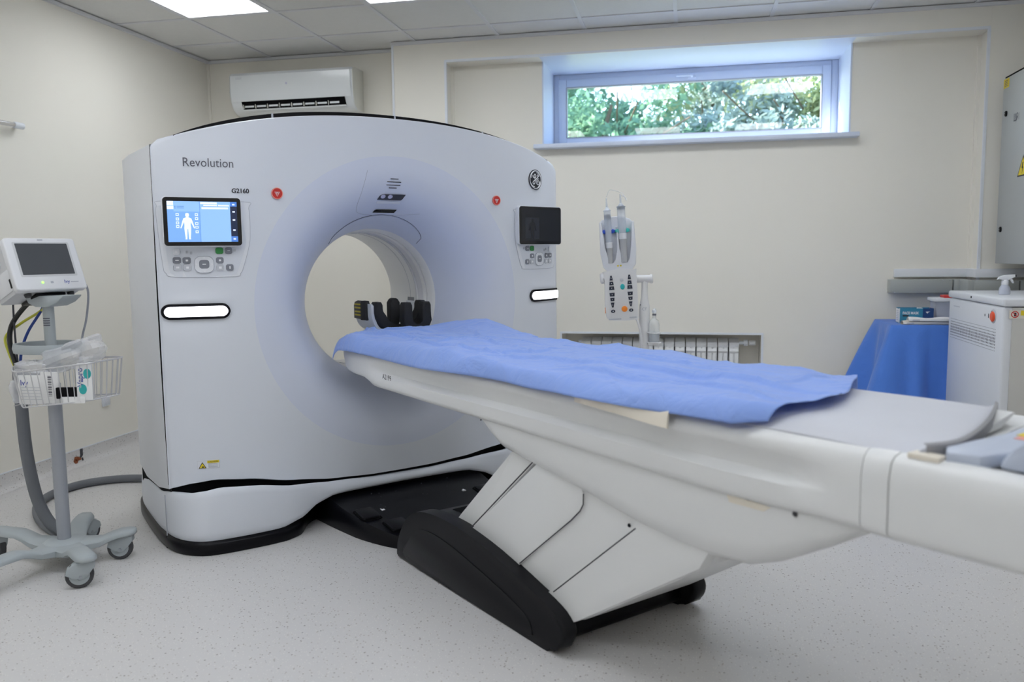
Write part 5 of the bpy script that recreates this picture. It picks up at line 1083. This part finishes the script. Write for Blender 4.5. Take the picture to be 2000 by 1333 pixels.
# face mask box
FM = Matrix.Translation((1.268, 5.52, .792)) @ Matrix.Rotation(R(-3), 4, 'Z')
mk = thing('face_mask_box', 'teal and navy face mask box with open top on the draped table', 'box', tuple(FM.translation))
def fbx(name, mb, m, parent=None, **k): return build(name, mb, m, parent or mk, FM, smooth=False, **k)
fbx('carton', MB().box(0, .134, .0, .003, 0, .092).box(0, .19, .10, .103, 0, .092).box(0, .003, .003, .10, 0, .092), 'box_teal')
fbx('navy_end', MB().box(.134, .195, -.0005, .003, 0, .092).box(.192, .195, .003, .103, 0, .092), 'box_navy')
fbx('inside', MB().box(.003, .192, .003, .10, .0, .080), 'gap_black')
fbx('white_side', MB().box(-.0006, .0, .0, .10, .004, .088), 'paper'); fbx('edge_strip', MB().box(.0, .004, -.001, .0, 0, .092), 'paper')
for k in range(6): fbx('side_print', MB().box(-.001, -.0006, .015, .085, .018+k*.011, .021+k*.011), 'line_gray')
flat_text('box_print', 'FACE MASK', .0215, 'icon_white', mk, lambda a, b: (.020+a*.82, -.0012, .056+b), FM, bold=.0006)
fbx('black_tag', MB().prism(rr(.036, .008, .004, 3, .038, .046), 0, .0012, lambda a, b, h: (a, -h, b)), 'text_black'); fbx('emblem', MB().prism([(.150, .072), (.175, .073), (.165, .069), (.159, .060)], .0005, .0018, lambda a, b, h: (a, -h, b)), 'icon_white')
lumpy('mask_tissue', (1.392, 5.55, .876), .016, .014, .010, 'paper', 'white mask tuft poking from the face mask box', 'mask', 4)
# folded packs
for k, (dx, dy, w_, z, m_, lb) in enumerate(((0, 0, .29, .7920, 'paper_cream', 'lower cream sterile paper pack on the draped table'), (.03, -.004, .265, .8125, 'paper', 'upper white sterile paper pack lying on the other pack'))):
    F_ = Matrix.Translation((1.272+dx, 5.42+dy, z)) @ Matrix.Rotation(R(2-3*k), 4, 'Z'); t = thing('paper_pack', lb, 'pack', tuple(F_.translation), 0, 'paper packs')
    build('sleeve', MB().grid(lambda a, b: Vector((w_*a, .075*(1-abs(2*((b*2) % 1)-1)) if False else .075*(b*2 if b < .5 else 2-b*2), (.019+.004*math.sin(a*9+k))*math.sin(math.pi*(b*2 if b < .5 else 2-b*2))*(1 if b < .5 else -.1)+.002)), 24, 21), m_, t, F_, recalc=False)
    build('fold', MB().box(0, w_, .0, .006, .0, .017, .003), m_, t, F_); build('print', MB().box(.02, .06, -.0006, .0002, .005, .010), 'line_gray', t, F_, smooth=False)
# plastic tub
tu = thing('plastic_tub', 'translucent plastic tub with rim and red lid tab behind the power cabinet', 'tub', (1.56, 5.60, .79))
build('tub', MB().loft([[Vector((1.56+sx*w_, 5.60+sy_*w_*.8, z)) for sx, sy_ in ((-1, -1), (1, -1), (1, 1), (-1, 1))] for w_, z in ((.066, .793), (.082, .925))]), 'tub_clear', tu, smooth=False); build('rim', MB().box(1.466, 1.654, 5.52, 5.68, .924, .946, .005), 'panel_white', tu); build('lid_tab', MB().box(1.53, 1.58, 5.55, 5.65, .945, .962, .005), 'red', tu)
